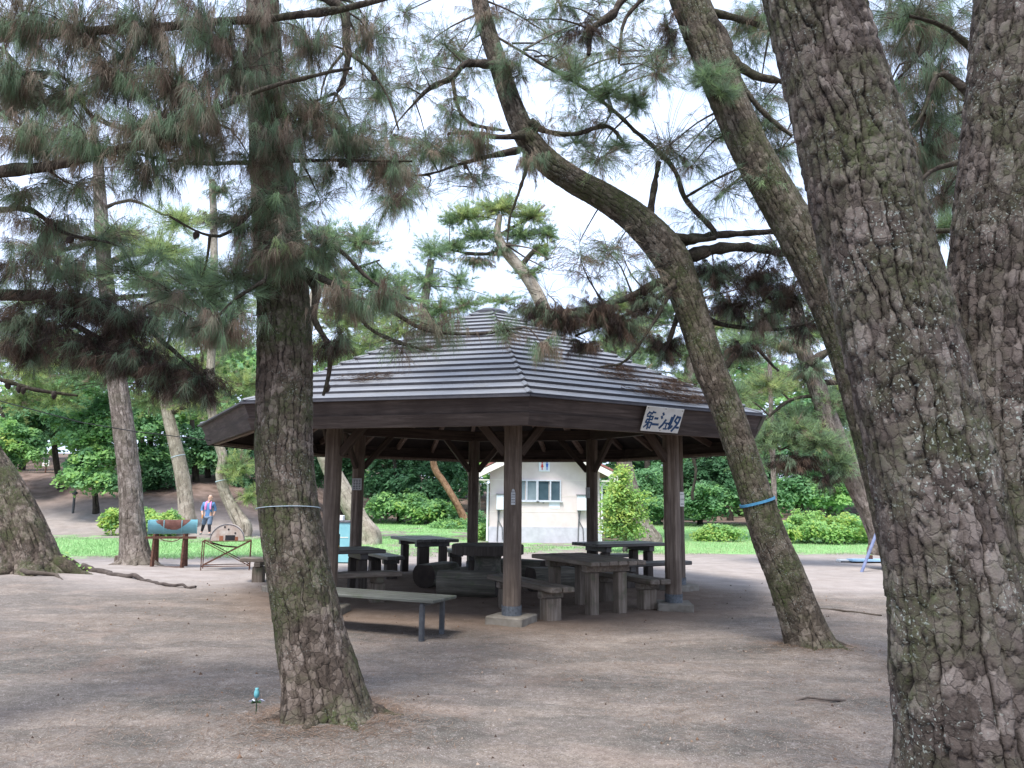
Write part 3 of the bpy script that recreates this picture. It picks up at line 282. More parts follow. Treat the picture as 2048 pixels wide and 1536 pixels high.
M['needle'] = foliage('needle', [(0.0, (0.042, 0.030, 0.026)), (0.18, (0.175, 0.118, 0.084)), (0.36, (0.33, 0.265, 0.195)), (0.42, (0.27, 0.265, 0.185)), (0.5, (0.165, 0.23, 0.145)), (0.68, (0.22, 0.325, 0.175)), (0.84, (0.32, 0.43, 0.19)), (1.0, (0.46, 0.52, 0.20))], 0.4, 0.5)
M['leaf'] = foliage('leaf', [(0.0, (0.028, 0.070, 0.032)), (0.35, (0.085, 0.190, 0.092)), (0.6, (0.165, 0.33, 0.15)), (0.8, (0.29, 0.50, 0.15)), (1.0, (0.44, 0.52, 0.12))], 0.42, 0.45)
M['grass'] = foliage('grass', [(0.0, (0.16, 0.30, 0.11)), (0.5, (0.30, 0.46, 0.21)), (1.0, (0.50, 0.52, 0.30))], 0.3, 0.6)
M['litter'] = foliage('litter', [(0.0, (0.05, 0.032, 0.024)), (0.5, (0.16, 0.095, 0.06)), (1.0, (0.34, 0.26, 0.20))], 0.0, 0.8)

def ground_mat():
    t = NT('sandy_soil')
    v = t.coord('Object')
    tc = t.n.new('ShaderNodeTexCoord'); mp = t.n.new('ShaderNodeMapping'); mp.inputs['Rotation'].default_value = (0, 0, R(14)); mp.inputs['Scale'].default_value = (0.8, 1.9, 1)
    t.lk(tc.outputs['Object'], mp.inputs['Vector']); vr = mp.outputs[0]
    base = t.ramp(t.noise(v, 2.2, 6, 0.7), [(0.30, (0.140, 0.112, 0.090)), (0.50, (0.220, 0.182, 0.150)), (0.72, (0.315, 0.268, 0.228))])
    damp = t.noise(vr, 0.75, 6, 0.68, 0.6)
    base = t.mix(t.ramp(damp, [(0.46, 0.0), (0.55, 0.8)]), base, t.ramp(t.noise(v, 7, 3), [(0.3, (0.085, 0.078, 0.066)), (0.7, (0.17, 0.15, 0.132))]))
    base = t.mix(t.math('MULTIPLY', t.attr('damp'), t.ramp(t.noise(v, 2.6, 5, 0.7), [(0.30, 0.3), (0.52, 1.0)])), base, t.ramp(t.noise(v, 9, 3), [(0.3, (0.060, 0.056, 0.048)), (0.7, (0.125, 0.115, 0.10))]))  # this mask holds damp soil and the painted bench shade
    streak = t.noise(vr, 2.6, 5, 0.66, 0.5)
    base = t.mix(t.ramp(streak, [(0.36, 0.5), (0.52, 0.0)]), base, (0.185, 0.155, 0.138))
    grit = t.noise(v, 60, 3, 0.75)
    base = t.mix(t.ramp(grit, [(0.38, 0.75), (0.52, 0.0)]), base, (0.095, 0.077, 0.067))
    mid = t.noise(v, 17, 4, 0.7)
    base = t.mix(t.ramp(mid, [(0.36, 0.5), (0.5, 0.0)]), base, (0.12, 0.098, 0.086))
    base = t.mix(t.ramp(mid, [(0.56, 0.0), (0.70, 0.4)]), base, (0.36, 0.315, 0.295))
    base = t.mix(t.ramp(t.noise(v, 95, 2), [(0.60, 0.0), (0.70, 0.55)]), base, (0.52, 0.47, 0.43))
    red = t.noise(v, 1.1, 3)
    base = t.mix(t.ramp(red, [(0.57, 0.0), (0.74, 0.35)]), base, (0.22, 0.15, 0.115))
    # attributes of the terrain itself: trodden earth below the shelter, pale dry sand, lawn soil, woodland floor
    base = t.mix(t.math('MULTIPLY', t.attr('earth'), 0.75), base, t.ramp(t.noise(v, 3, 6), [(0.3, (0.115, 0.078, 0.055)), (0.7, (0.19, 0.135, 0.10))]))
    base = t.mix(t.math('MULTIPLY', t.attr('pale'), 0.7), base, t.ramp(t.noise(v, 2.2, 6), [(0.3, (0.31, 0.265, 0.238)), (0.7, (0.41, 0.362, 0.333))]))
    g = t.ramp(t.math('ADD', t.attr('lawn'), t.math('MULTIPLY', t.math('SUBTRACT', t.noise(v, 0.9, 5, 0.65), 0.5), 1.6)), [(0.45, 0.0), (0.62, 1.0)])
    base = t.mix(g, base, t.ramp(t.noise(v, 5, 6), [(0.3, (0.14, 0.29, 0.09)), (0.55, (0.23, 0.42, 0.16)), (0.8, (0.40, 0.45, 0.25))]))
    base = t.mix(t.attr('woods'), base, t.ramp(t.noise(v, 1.6, 4), [(0.3, (0.09, 0.062, 0.048)), (0.7, (0.23, 0.165, 0.135))]))
    h = t.math('ADD', t.math('ADD', t.math('MULTIPLY', grit, 0.25), t.math('MULTIPLY', mid, 0.5)), t.math('ADD', t.noise(v, 7, 4, 0.6), t.math('MULTIPLY', streak, 1.2)))
    t.bump(h, 0.55, 0.03)
    return t.done(base, 0.95, 0.12)
M['ground'] = ground_mat()
M['post'] = wood('post_wood', (0.081, 0.059, 0.045), (0.155, 0.119, 0.092), (0.284, 0.223, 0.176), 2)
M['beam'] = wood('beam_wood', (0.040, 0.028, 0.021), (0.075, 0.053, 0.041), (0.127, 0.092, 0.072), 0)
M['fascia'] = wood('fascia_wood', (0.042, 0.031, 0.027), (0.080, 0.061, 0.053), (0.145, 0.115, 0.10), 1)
M['rafter'] = wood('rafter_wood', (0.10, 0.07, 0.055), (0.19, 0.135, 0.105), (0.27, 0.2, 0.16), 0)
M['plank'] = wood('plank_wood', (0.088, 0.068, 0.051), (0.18, 0.145, 0.113), (0.32, 0.27, 0.22), 0, 0.7, 0.3, 0.4)
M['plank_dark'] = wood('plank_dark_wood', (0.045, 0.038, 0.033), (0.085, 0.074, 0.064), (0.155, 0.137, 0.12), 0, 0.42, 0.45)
M['leg'] = wood('leg_wood', (0.087, 0.067, 0.050), (0.175, 0.140, 0.109), (0.308, 0.252, 0.203), 2, moss=0.6)
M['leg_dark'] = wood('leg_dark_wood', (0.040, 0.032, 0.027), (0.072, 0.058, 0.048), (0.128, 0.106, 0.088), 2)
M['log'] = wood('log_wood', (0.050, 0.046, 0.036), (0.125, 0.113, 0.088), (0.25, 0.225, 0.18), 0, 0.75, 0.3, 0.5)
M['log_end'] = mottled('log_end', (0.022, 0.016, 0.013), (0.05, 0.036, 0.028), 6, 0.8, 0.4)
M['green_plank'] = wood('green_plank', (0.048, 0.048, 0.040), (0.105, 0.108, 0.092), (0.19, 0.19, 0.165), 0, 0.6, 0.35, 0.45)
M['steel_dark'] = mottled('dark_steel', (0.030, 0.032, 0.036), (0.075, 0.08, 0.085), 15, 0.5, 0.2, 0.5)
M['rust'] = mottled('rusty_steel', (0.065, 0.030, 0.020), (0.15, 0.072, 0.048), 18, 0.85, 0.4)
M['concrete'] = mottled('concrete', (0.13, 0.113, 0.09), (0.23, 0.205, 0.17), 7, 0.9, 0.5)
M['collar'] = mottled('collar_metal', (0.055, 0.060, 0.068), (0.15, 0.165, 0.18), 30, 0.5, 0.4, 0.5, metal=0.3)

def roof_mat():
    t = NT('roof_sheet')
    v = t.coord('Object', (0.5, 6, 1), rnd=True)
    v1 = t.coord('Object', (1, 1, 1), rnd=True)
    col = t.ramp(t.noise(t.coord('Object', (2.5, 0.7, 1), rnd=True), 2.0, 7, 0.65), [(0.3, (0.130, 0.133, 0.142)), (0.55, (0.198, 0.200, 0.207)), (0.8, (0.265, 0.264, 0.264))])
    col = t.mix(t.ramp(t.noise(v1, 2.4, 6), [(0.55, 0.0), (0.78, 0.5)]), col, (0.19, 0.17, 0.125))
    col = t.mix(1.0, col, t.ramp(t.rand(), [(0.0, 0.86), (1.0, 1.1)]), 'MULTIPLY')
    t.bump(t.noise(v1, 30, 4), 0.15, 0.004)
    return t.done(col, t.ramp(t.noise(v1, 4, 4), [(0.3, 0.42), (0.7, 0.62)]), 0.45)
M['roof'] = roof_mat()
M['riser'] = mottled('roof_riser', (0.045, 0.045, 0.055), (0.075, 0.072, 0.08), 8, 0.6, 0.2)
M['white_board'] = mottled('white_board', (0.62, 0.60, 0.54), (0.78, 0.77, 0.72), 6, 0.55, 0.1, 0.4)
M['blue_paint'] = mottled('blue_paint', (0.012, 0.045, 0.12), (0.025, 0.085, 0.19), 14, 0.5, 0.1)
M['paper'] = mottled('paper', (0.42, 0.43, 0.43), (0.60, 0.61, 0.60), 20, 0.7, 0.1)
M['ink'] = mottled('ink', (0.06, 0.06, 0.07), (0.12, 0.12, 0.13), 20, 0.7, 0.1)
M['cream'] = mottled('cream_render', (0.60, 0.525, 0.49), (0.68, 0.61, 0.575), 3, 0.85, 0.15)
M['cream_trim'] = mottled('cream_trim', (0.72, 0.68, 0.58), (0.80, 0.76, 0.68), 3, 0.6, 0.1)
M['plinth'] = mottled('plinth', (0.42, 0.42, 0.45), (0.55, 0.55, 0.58), 4, 0.9, 0.3)
M['red_tile'] = mottled('red_tile', (0.24, 0.085, 0.075), (0.34, 0.14, 0.12), 6, 0.6, 0.3)
M['alu'] = mottled('aluminium', (0.55, 0.58, 0.62), (0.68, 0.70, 0.73), 10, 0.35, 0.05, 0.5, metal=0.3)
M['glass'] = mottled('frosted_glass', (0.13, 0.18, 0.20), (0.22, 0.27, 0.29), 2, 0.12, 0.05, 0.6)
M['glass_dark'] = mottled('dark_glass', (0.03, 0.06, 0.075), (0.07, 0.11, 0.13), 2, 0.10, 0.05, 0.6)
M['pvc'] = mottled('white_plastic', (0.68, 0.69, 0.68), (0.78, 0.79, 0.78), 5, 0.4, 0.05, 0.4)
M['box_grey'] = mottled('box_grey', (0.60, 0.64, 0.66), (0.70, 0.73, 0.75), 5, 0.45, 0.05, 0.4)
M['pipe_dark'] = mottled('pipe_dark', (0.09, 0.09, 0.10), (0.17, 0.17, 0.18), 9, 0.5, 0.1)
M['sign_white'] = mottled('sign_white', (0.70, 0.75, 0.80), (0.80, 0.84, 0.88), 6, 0.4, 0.02)
M['sign_red'] = mottled('sign_red', (0.55, 0.06, 0.05), (0.65, 0.10, 0.08), 6, 0.4, 0.02)
M['sign_blue'] = mottled('sign_blue', (0.04, 0.13, 0.50), (0.07, 0.20, 0.58), 6, 0.4, 0.02)

def drum_mat():
    t = NT('turquoise_drum')
    v = t.coord('Object')
    sx = t.n.new('ShaderNodeSeparateXYZ'); t.lk(v, sx.inputs[0])
    ax = t.math('MULTIPLY', sx.outputs['X'], sx.outputs['X'])
    k = t.math('ADD', t.math('ADD', sx.outputs['Z'], 0.21), t.math('SUBTRACT', t.math('MULTIPLY', t.math('SUBTRACT', t.noise(v, 9, 4), 0.5), 0.10), t.math('MULTIPLY', ax, 1.7)))
    cy = t.ramp(t.noise(v, 3, 5), [(0.3, (0.17, 0.43, 0.50)), (0.7, (0.27, 0.56, 0.62))])
    ru = t.ramp(t.noise(v, 9, 6), [(0.3, (0.15, 0.065, 0.05)), (0.7, (0.30, 0.15, 0.12))])
    col = t.mix(t.ramp(k, [(0.0, 0.0), (0.012, 1.0)]), cy, ru)
    return t.done(col, 0.6, 0.35)
M['drum'] = drum_mat()
M['turquoise'] = mottled('turquoise_paint', (0.20, 0.47, 0.53), (0.30, 0.60, 0.64), 4, 0.5, 0.1)
M['disc'] = mottled('rusty_cream_disc', (0.34, 0.24, 0.19), (0.55, 0.50, 0.44), 7, 0.7, 0.3)
M['disc_rust'] = mottled('disc_rust', (0.20, 0.075, 0.04), (0.34, 0.14, 0.08), 14, 0.8, 0.3)
M['black'] = mottled('black_cloth', (0.012, 0.012, 0.014), (0.03, 0.03, 0.034), 10, 0.7, 0.2)
M['yellow'] = mottled('yellow_tape', (0.55, 0.28, 0.04), (0.62, 0.36, 0.06), 10, 0.6, 0.1)
M['strap'] = mottled('blue_strap', (0.05, 0.20, 0.34), (0.09, 0.28, 0.44), 30, 0.5, 0.2)
M['wire'] = mottled('pale_wire', (0.36, 0.46, 0.52), (0.52, 0.60, 0.64), 30, 0.5, 0.1)
M['red_tape'] = mottled('red_tape', (0.50, 0.05, 0.03), (0.6, 0.08, 0.05), 30, 0.5, 0.1)
M['cable'] = mottled('black_cable', (0.02, 0.02, 0.02), (0.05, 0.05, 0.05), 10, 0.5, 0.05)
M['blue_steel'] = mottled('blue_grey_steel', (0.13, 0.16, 0.28), (0.22, 0.25, 0.38), 9, 0.5, 0.1, 0.4)
M['light_blue'] = mottled('light_blue_board', (0.24, 0.42, 0.60), (0.36, 0.54, 0.70), 6, 0.6, 0.1)
M['skin'] = mottled('skin', (0.52, 0.32, 0.24), (0.60, 0.38, 0.29), 6, 0.6, 0.02)
M['shirt'] = mottled('blue_shirt', (0.09, 0.19, 0.38), (0.14, 0.27, 0.48), 9, 0.85, 0.2)
M['towel'] = mottled('pink_towel', (0.66, 0.20, 0.46), (0.74, 0.30, 0.54), 14, 0.9, 0.3)
M['shorts'] = mottled('grey_blue_shorts', (0.11, 0.16, 0.24), (0.18, 0.23, 0.31), 9, 0.85, 0.2)
M['legging'] = mottled('black_leggings', (0.02, 0.02, 0.028), (0.045, 0.045, 0.055), 9, 0.8, 0.1)
M['shoe'] = mottled('grey_shoes', (0.22, 0.22, 0.21), (0.36, 0.36, 0.34), 9, 0.7, 0.1)
M['hair'] = mottled('grey_hair', (0.40, 0.30, 0.26), (0.52, 0.42, 0.37), 30, 0.8, 0.2)
M['bottle'] = mottled('orange_bottle', (0.50, 0.22, 0.08), (0.62, 0.32, 0.14), 9, 0.4, 0.05)
M['bud'] = mottled('turquoise_bud', (0.08, 0.33, 0.38), (0.20, 0.50, 0.53), 12, 0.4, 0.05)
M['stem'] = mottled('green_stem', (0.03, 0.06, 0.03), (0.06, 0.12, 0.05), 12, 0.6, 0.1)
M['petal'] = mottled('pale_petal', (0.50, 0.56, 0.72), (0.68, 0.72, 0.82), 12, 0.5, 0.1)
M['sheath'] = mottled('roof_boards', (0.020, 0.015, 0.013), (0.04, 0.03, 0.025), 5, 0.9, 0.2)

# ---------------------------------------------------------------- helpers
def link(name, data, parent=None):
    o = bpy.data.objects.new(name, data); COL.objects.link(o)
    if parent is not None: o.parent = parent
    return o
def tag(o, label, cat, group=None):
    o['label'] = label; o['category'] = cat
    if group: o['group'] = group
    return o
def thing(name, label, cat, loc=(0, 0, 0), rz=0.0, group=None):
    o = link(name, None); o.location = loc; o.rotation_euler = (0, 0, rz); o.empty_display_size = 0.2
    return tag(o, label, cat, group)
def np_mesh(name, V, Fc, mat, attrs=None, smooth=False):
    V = np.asarray(V, np.float32).reshape(-1, 3); Fc = np.asarray(Fc, np.int32)
    k = Fc.shape[1]; nf = len(Fc)
    me = bpy.data.meshes.new(name)
    me.vertices.add(len(V)); me.vertices.foreach_set('co', V.ravel())
    me.loops.add(nf * k); me.loops.foreach_set('vertex_index', Fc.ravel())
    me.polygons.add(nf); me.polygons.foreach_set('loop_start', np.arange(0, nf * k, k, dtype=np.int32))
    if smooth: me.polygons.foreach_set('use_smooth', np.ones(nf, bool))
    for an, av in (attrs or {}).items():
        a = me.attributes.new(an, 'FLOAT', 'POINT'); a.data.foreach_set('value', np.asarray(av, np.float32))
    me.update(calc_edges=True)
    if mat: me.materials.append(M[mat])
    return me
class MB:
    """collects shapes, in the frame of the thing they belong to, into one mesh"""
    def __init__(s): s.v = []; s.f = []; s.mi = []; s.cur = 0
    def add(s, vs, fs):
        b = len(s.v); s.v += [tuple(v) for v in vs]; s.f += [tuple(b + i for i in f) for f in fs]; s.mi += [s.cur] * len(fs); return s
    def box(s, c, d, rot=None):
        hx, hy, hz_ = d[0] / 2, d[1] / 2, d[2] / 2
        P = [Vector((x, y, z)) for x in (-hx, hx) for y in (-hy, hy) for z in (-hz_, hz_)]
        if rot is not None: P = [rot @ p for p in P]
        return s.add([p + Vector(c) for p in P], [(0, 1, 3, 2), (4, 6, 7, 5), (0, 4, 5, 1), (2, 3, 7, 6), (0, 2, 6, 4), (1, 5, 7, 3)])
    def bar(s, p0, p1, w, h, up=(0, 0, 1)):
        p0, p1 = Vector(p0), Vector(p1); x = (p1 - p0); L = x.length; x.normalize()
        y = Vector(up).cross(x)
        if y.length < 1e-4: y = Vector((0, 1, 0)).cross(x)
        y.normalize(); z = x.cross(y)
        return s.box((p0 + p1) / 2, (L, w, h), Matrix((x, y, z)).transposed())
    def tube(s, pts, rad, n=8, cap=True):
        pts = [Vector(p) for p in pts]
        rad = rad if isinstance(rad, (list, tuple)) else [rad] * len(pts)
        rings = []; ref = Vector((0.3, 0.2, 0.93))
        for i, p in enumerate(pts):
            d = (pts[min(i + 1, len(pts) - 1)] - pts[max(i - 1, 0)]).normalized()
            a = d.cross(ref)
            if a.length < 0.05: a = d.cross(Vector((1, 0, 0)))
            a.normalize(); b = d.cross(a)
            ref = ref if i == 0 else ref
            rings.append([p + (a * math.cos(2 * math.pi * k / n) + b * math.sin(2 * math.pi * k / n)) * rad[i] for k in range(n)])
        vs = [q for r in rings for q in r]
        fs = [(i * n + k, i * n + (k + 1) % n, (i + 1) * n + (k + 1) % n, (i + 1) * n + k) for i in range(len(pts) - 1) for k in range(n)]
        if cap: fs += [tuple(range(n))[::-1], tuple((len(pts) - 1) * n + k for k in range(n))]
        return s.add(vs, fs)
    def lathe(s, prof, n=24, c=(0, 0, 0), a0=0.0):
        vs = [(c[0] + r * math.cos(a0 + 2 * math.pi * k / n), c[1] + r * math.sin(a0 + 2 * math.pi * k / n), c[2] + z) for r, z in prof for k in range(n)]
        fs = [(i * n + k, i * n + (k + 1) % n, (i + 1) * n + (k + 1) % n, (i + 1) * n + k) for i in range(len(prof) - 1) for k in range(n)]
        fs += [tuple(range(n))[::-1], tuple((len(prof) - 1) * n + k for k in range(n))]
        return s.add(vs, fs)
    def mesh(s, name, mats, smooth=False, bevel=0.0):
        me = bpy.data.meshes.new(name); me.from_pydata([tuple(v) for v in s.v], [], s.f)
        for m in ([mats] if isinstance(mats, str) else mats): me.materials.append(M[m])
        me.polygons.foreach_set('material_index', s.mi)
        if bevel:
            bm = bmesh.new(); bm.from_mesh(me)
            bmesh.ops.bevel(bm, geom=list(bm.edges), offset=bevel, segments=1, affect='EDGES', clamp_overlap=True)
            bm.to_mesh(me); bm.free()
        if smooth: me.polygons.foreach_set('use_smooth', [True] * len(me.polygons))
        me.update(); return me
    def build(s, name, mats, parent=None, smooth=False, bevel=0.0):
        return link(name, s.mesh(name, mats, smooth, bevel), parent)
_cache = {}
def piece(name, dims, mat, parent, loc, rot=(0, 0, 0), bevel=0.008):
    """one chamfered timber; alike timbers share their mesh"""
    key = (tuple(round(d, 3) for d in dims), mat, bevel)
    if key not in _cache: _cache[key] = MB().box((0, 0, 0), dims).mesh(name, mat, bevel=bevel)
    o = link(name, _cache[key], parent); o.location = loc; o.rotation_euler = rot; return o
def copy_tree(o, parent=None):
    c = o.copy(); COL.objects.link(c); c.parent = parent
    for ch in list(o.children): copy_tree(ch, c)
    return c

def smooth01(x): x = np.clip(x, 0, 1); return x * x * (3 - 2 * x)
rng = np.random.default_rng(11)
_lat = rng.random((128, 128))
def vnoise(u, v, wrap=None):
    iu = np.floor(u).astype(int); iv = np.floor(v).astype(int); fu = u - iu; fv = v - iv
    fu = fu * fu * (3 - 2 * fu); fv = fv * fv * (3 - 2 * fv)
    w = wrap or 128
    a0 = (iu % w) % 128; a1 = ((iu + 1) % w) % 128; b0 = iv % 128; b1 = (iv + 1) % 128
    return (_lat[a0, b0] * (1 - fu) + _lat[a1, b0] * fu) * (1 - fv) + (_lat[a0, b1] * (1 - fu) + _lat[a1, b1] * fu) * fv
def fbm(x, y, o=4):
    s = 0; a = 0.5
    for i in range(o): s = s + a * vnoise(x * 2 ** i + 17 * i, y * 2 ** i + 31 * i); a *= 0.5
    return s

MOUNDS = [(PINES['front']['trunks'][0][0][:2], 0.11, 0.62), (PINES['shore']['trunks'][0][0][:2], 0.16, 2.2), (PINES['bent']['trunks'][0][0][:2], 0.09, 0.6), ((4.9, 12.2), 0.03, 1.0), (PINES['grill']['trunks'][0][0][:2], 0.06, 0.9), ((1.97, 3.25), 0.06, 1.0)]
def hz(x, y):
    x = np.asarray(x, float); y = np.asarray(y, float)
    left = smooth01((-9 - x) / 7.0)
    z = smooth01((y - 31.5) / 14) * (0.35 + 2.55 * left) + smooth01((y - 48) / 25) * 2.5
    for (mx, my), h, s in MOUNDS: z = z + h * np.exp(-((x - mx) ** 2 + (y - my) ** 2) / s ** 2)
    near = np.exp(-np.maximum(y - 12, 0) / 10)
    z = z + near * (0.035 * (fbm(x * 0.55 + 5, y * 0.8, 3) - 0.5) + 0.030 * (fbm(x * 1.6, y * 2.6 + 9, 3) - 0.5) - 0.016 * smooth01((vnoise(x * 3.3 + 0.8 * y, y * 3.9 + 3) - 0.72) / 0.15))
    return z
def hz1(x, y): return float(hz(np.array([x]), np.array([y]))[0])

# ---------------------------------------------------------------- ground
def spaced(a, b, lo, hi, fine, grow=1.18):
    s = list(np.arange(lo, hi, fine)); d = fine; x = lo
    while x > a: d *= grow; x -= d; s.insert(0, x)
    d = fine; x = s[-1]
    while x < b: d *= grow; x += d; s.append(x)
    return np.array(s)
gx = spaced(-400, 400, -6, 7, 0.07); gy = spaced(-60, 500, 3.8, 14, 0.062)
X, Y = np.meshgrid(gx, gy); Zg = hz(X, Y)
nx, ny = len(gx), len(gy)
ii = (np.arange(ny - 1)[:, None] * nx + np.arange(nx - 1)[None, :]).ravel()
Fq = np.stack([ii, ii + 1, ii + nx + 1, ii + nx], 1)
DAMP_AND_SHADE = [(-1.2, 5.7, 0.55, 0.45), (3.3, 8.6, 0.5, 0.4), (2.0, 3.6, 0.9, 0.6), (-2.4, 6.4, 0.75, 0.5), (-2.4, 5.3, 0.4, 0.3), (-4.2, 7.6, 1.3, 0.5), (-0.5, 5.6, 0.5, 0.35), (0.8, 7.1, 0.9, 0.4), (2.6, 8.6, 0.9, 0.35), (2.9, 6.4, 0.6, 0.4), (-1.4, 9.6, 1.1, 0.5), (-5.4, 8.4, 1.2, 0.5), (1.4, 5.5, 0.8, 0.4), (-1.5, 5.4, 0.5, 0.3)]     # damp hollows, darker soil at trunk feet, painted shade under the low bench
dist_p = np.hypot(X + 0.41, Y - 13.78)
earth = smooth01((5.0 - dist_p) / 1.6)
wob = 3.0 * (fbm(X * 0.3, Y * 0.3, 4) - 0.5)
def lawn_mask(x, y):
    edge = 18.6 + np.clip((x + 8) * 0.22, 0, 5.0)
    w = 5.0 * (fbm(x * 0.16, y * 0.2, 5) - 0.5)
    far = np.where(x < -9, 27.5, 41.0)
    worn = smooth01((fbm(x * 0.13 + 7, y * 0.30, 4) - 0.40) / 0.22)
    return smooth01((y + w - edge) / 4.0) * (1 - smooth01((y + w - far) / 7.0)) * (0.55 + 0.45 * np.where(x < 3, worn, 1.0))
lawn = lawn_mask(X, Y)
pale = smooth01((Y + wob - 12.5) / 3.0) * (1 - lawn) * (1 - smooth01((Y - 38) / 6)) * (1 - earth)
damp = np.zeros_like(X)  # also carries the shade painted under the low bench
for mx, my, sx_, sy_ in DAMP_AND_SHADE: damp = np.maximum(damp, smooth01(1.6 * np.exp(-((X - mx) / sx_) ** 2 - ((Y - my) / sy_) ** 2) - 0.25 + 0.5 * (fbm(X * 1.3, Y * 1.9, 4) - 0.5)))
woods = smooth01((Y + wob - np.where(X < -9, 34.5, 41.0)) / 4.0)
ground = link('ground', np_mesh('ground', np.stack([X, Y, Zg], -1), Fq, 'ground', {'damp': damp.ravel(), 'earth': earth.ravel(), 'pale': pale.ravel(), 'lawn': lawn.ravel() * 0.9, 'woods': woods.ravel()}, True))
ground['kind'] = 'structure'; ground['label'] = 'swept sandy soil with damp patches under the pines'

# ---------------------------------------------------------------- shelter
CX, CY, TH, RP, RR, HE, HA = -0.407, 13.78, 0.124, 3.487, 5.0, 2.79, 5.07
shelter = thing('picnic_shelter', 'octagonal open wooden picnic shelter with stepped grey roof', 'shelter', (CX, CY, 0), TH)
def ca(k): return (k - 1) * math.pi / 4 - math.pi / 2          # angle of corner k in the shelter's own frame
POST_OFF = {2: (0.10, 0.12)}
post_me = []
for var in range(2):
    mb = MB(); n = 16; rows = 26; g = random.Random(var)
    vs_, fs_ = [], []
    for i in range(rows + 1):
        z = 0.10 + 2.78 * i / rows
        for k in range(n):
            a = 2 * math.pi * k / n
            r = 0.122 * (1 + 0.012 * math.sin(3 * a + z * 2 + var)) + g.uniform(-0.0012, 0.0012)
            if k == (12 if var == 0 else 11): r -= 0.020                 # long drying crack
            vs_.append((r * math.cos(a), r * math.sin(a), z))
    fs_ = [(i * n + k, i * n + (k + 1) % n, (i + 1) * n + (k + 1) % n, (i + 1) * n + k) for i in range(rows) for k in range(n)]
    fs_ += [tuple(rows * n + k for k in range(n))]
    post_me.append(mb.add(vs_, fs_).mesh('post', 'post'))
collar_mb = MB().lathe([(0.128, 0.09), (0.131, 0.10), (0.131, 0.20), (0.128, 0.215), (0.123, 0.215)], 24)
for k in range(24):                                              # scalloped upper rim of the collar
    a = 2 * math.pi * k / 24
    collar_mb.box((0.1305 * math.cos(a), 0.1305 * math.sin(a), 0.20), (0.006, 0.018, 0.05), Matrix.Rotation(a, 3, 'Z'))
collar_me = collar_mb.mesh('collar', 'collar')
foot_me = MB().box((0, 0, 0.02), (0.52, 0.52, 0.16)).mesh('footing', 'concrete', bevel=0.015)
inv = Matrix.Rotation(-TH, 3, 'Z')
posts = []
for k in range(8):
    off = inv @ Vector((*POST_OFF.get(k, (0, 0)), 0))
    p = Vector((RP * math.cos(ca(k)), RP * math.sin(ca(k)), 0)) + off
    posts.append(p)
    o = link('post', post_me[k % 2], shelter); o.location = p; o.rotation_euler = (0, 0, -TH + (0.25 if k == 1 else -0.2))
    c = link('collar', collar_me, o)
    f = link('footing', foot_me, o); f.rotation_euler = (0, 0, ca(k) + math.pi / 4 + 0.1)
# ring beam and braces
for k in range(8):
    a, b = posts[k], posts[(k + 1) % 8]
    d = (b - a).normalized(); L = (b - a).length; ang = math.atan2(d.y, d.x); mid = (a + b) / 2
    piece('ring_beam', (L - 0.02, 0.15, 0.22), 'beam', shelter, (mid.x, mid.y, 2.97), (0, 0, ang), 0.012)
    for p, s in ((a, 1), (b, -1)):
        q0 = p + d * s * 0.10; q1 = p + d * s * 0.70
        v0 = Vector((q0.x, q0.y, 2.20)); v1 = Vector((q1.x, q1.y, 2.89)); dv = v1 - v0
        o = piece('brace', (dv.length, 0.09, 0.115), 'beam', shelter, (v0 + v1) / 2, (0, 0, 0), 0.01)
        x = dv.normalized(); y = Vector((0, 0, 1)).cross(x).normalized(); z = x.cross(y)
        o.rotation_euler = Matrix((x, y, z)).transposed().to_euler()
# roof
A = RR * math.cos(math.pi / 8); T8 = math.tan(math.pi / 8); SL = (HA - HE) / A
roof = MB()
rv = [(RR * 0.985 * math.cos(ca(k)), RR * 0.985 * math.sin(ca(k)), HE - 0.045) for k in range(8)] + [(0, 0, HA - 0.05)]
roof.add(rv, [(k, (k + 1) % 8, 8) for k in range(8)])
roof_o = roof.build('roof', 'sheath', shelter)
NC = 18
levels = [A - (A - 0.30) * (i / NC) for i in range(NC + 1)]
for i in range(NC):
    a0, a1 = levels[i], levels[i + 1]
    z0, z1 = HE + (A - a0) * SL, HE + (A - a1) * SL
    lift = 0.038
    mb = MB(); g = 0.004
    w0, w1 = a0 * T8 - g, a1 * T8 - g
    w1 = max(w1, 0.02)
    mb.add([(a0, -w0, z0 + lift), (a0, w0, z0 + lift), (a1, w1, z1 + 0.006), (a1, -w1, z1 + 0.006)], [(0, 1, 2, 3)])
    mb.cur = 1
    mb.add([(a0, -w0, z0 + lift), (a0, w0, z0 + lift), (a0 - 0.012, w0, z0 - 0.012), (a0 - 0.012, -w0, z0 - 0.012), (a1, w1, z1 - 0.02), (a1, -w1, z1 - 0.02)], [(3, 2, 1, 0), (2, 3, 5, 4)])
    me = mb.mesh('roof_course', ['roof', 'riser'])
    for k in range(8):
        o = link('roof_course', me, roof_o); o.rotation_euler = (0, 0, ca(k) + math.pi / 8)
        o.location = (0, 0, random.uniform(-0.003, 0.003))
ridge_mb = MB()
for i in range(NC):
    r0, r1 = levels[i] / math.cos(math.pi / 8), levels[i + 1] / math.cos(math.pi / 8)
    z0, z1 = HE + (A - levels[i]) * SL, HE + (A - levels[i + 1]) * SL
    ridge_mb.add([(r0 + 0.004, -0.035, z0 + 0.038), (r0 + 0.006, 0, z0 + 0.060), (r0 + 0.004, 0.035, z0 + 0.038), (r1, 0.035, z1 + 0.004), (r1, 0, z1 + 0.022), (r1, -0.035, z1 + 0.004)], [(0, 1, 4, 5), (1, 2, 3, 4), (0, 2, 1)])
ridge_me = ridge_mb.mesh('ridge_cap', 'roof')
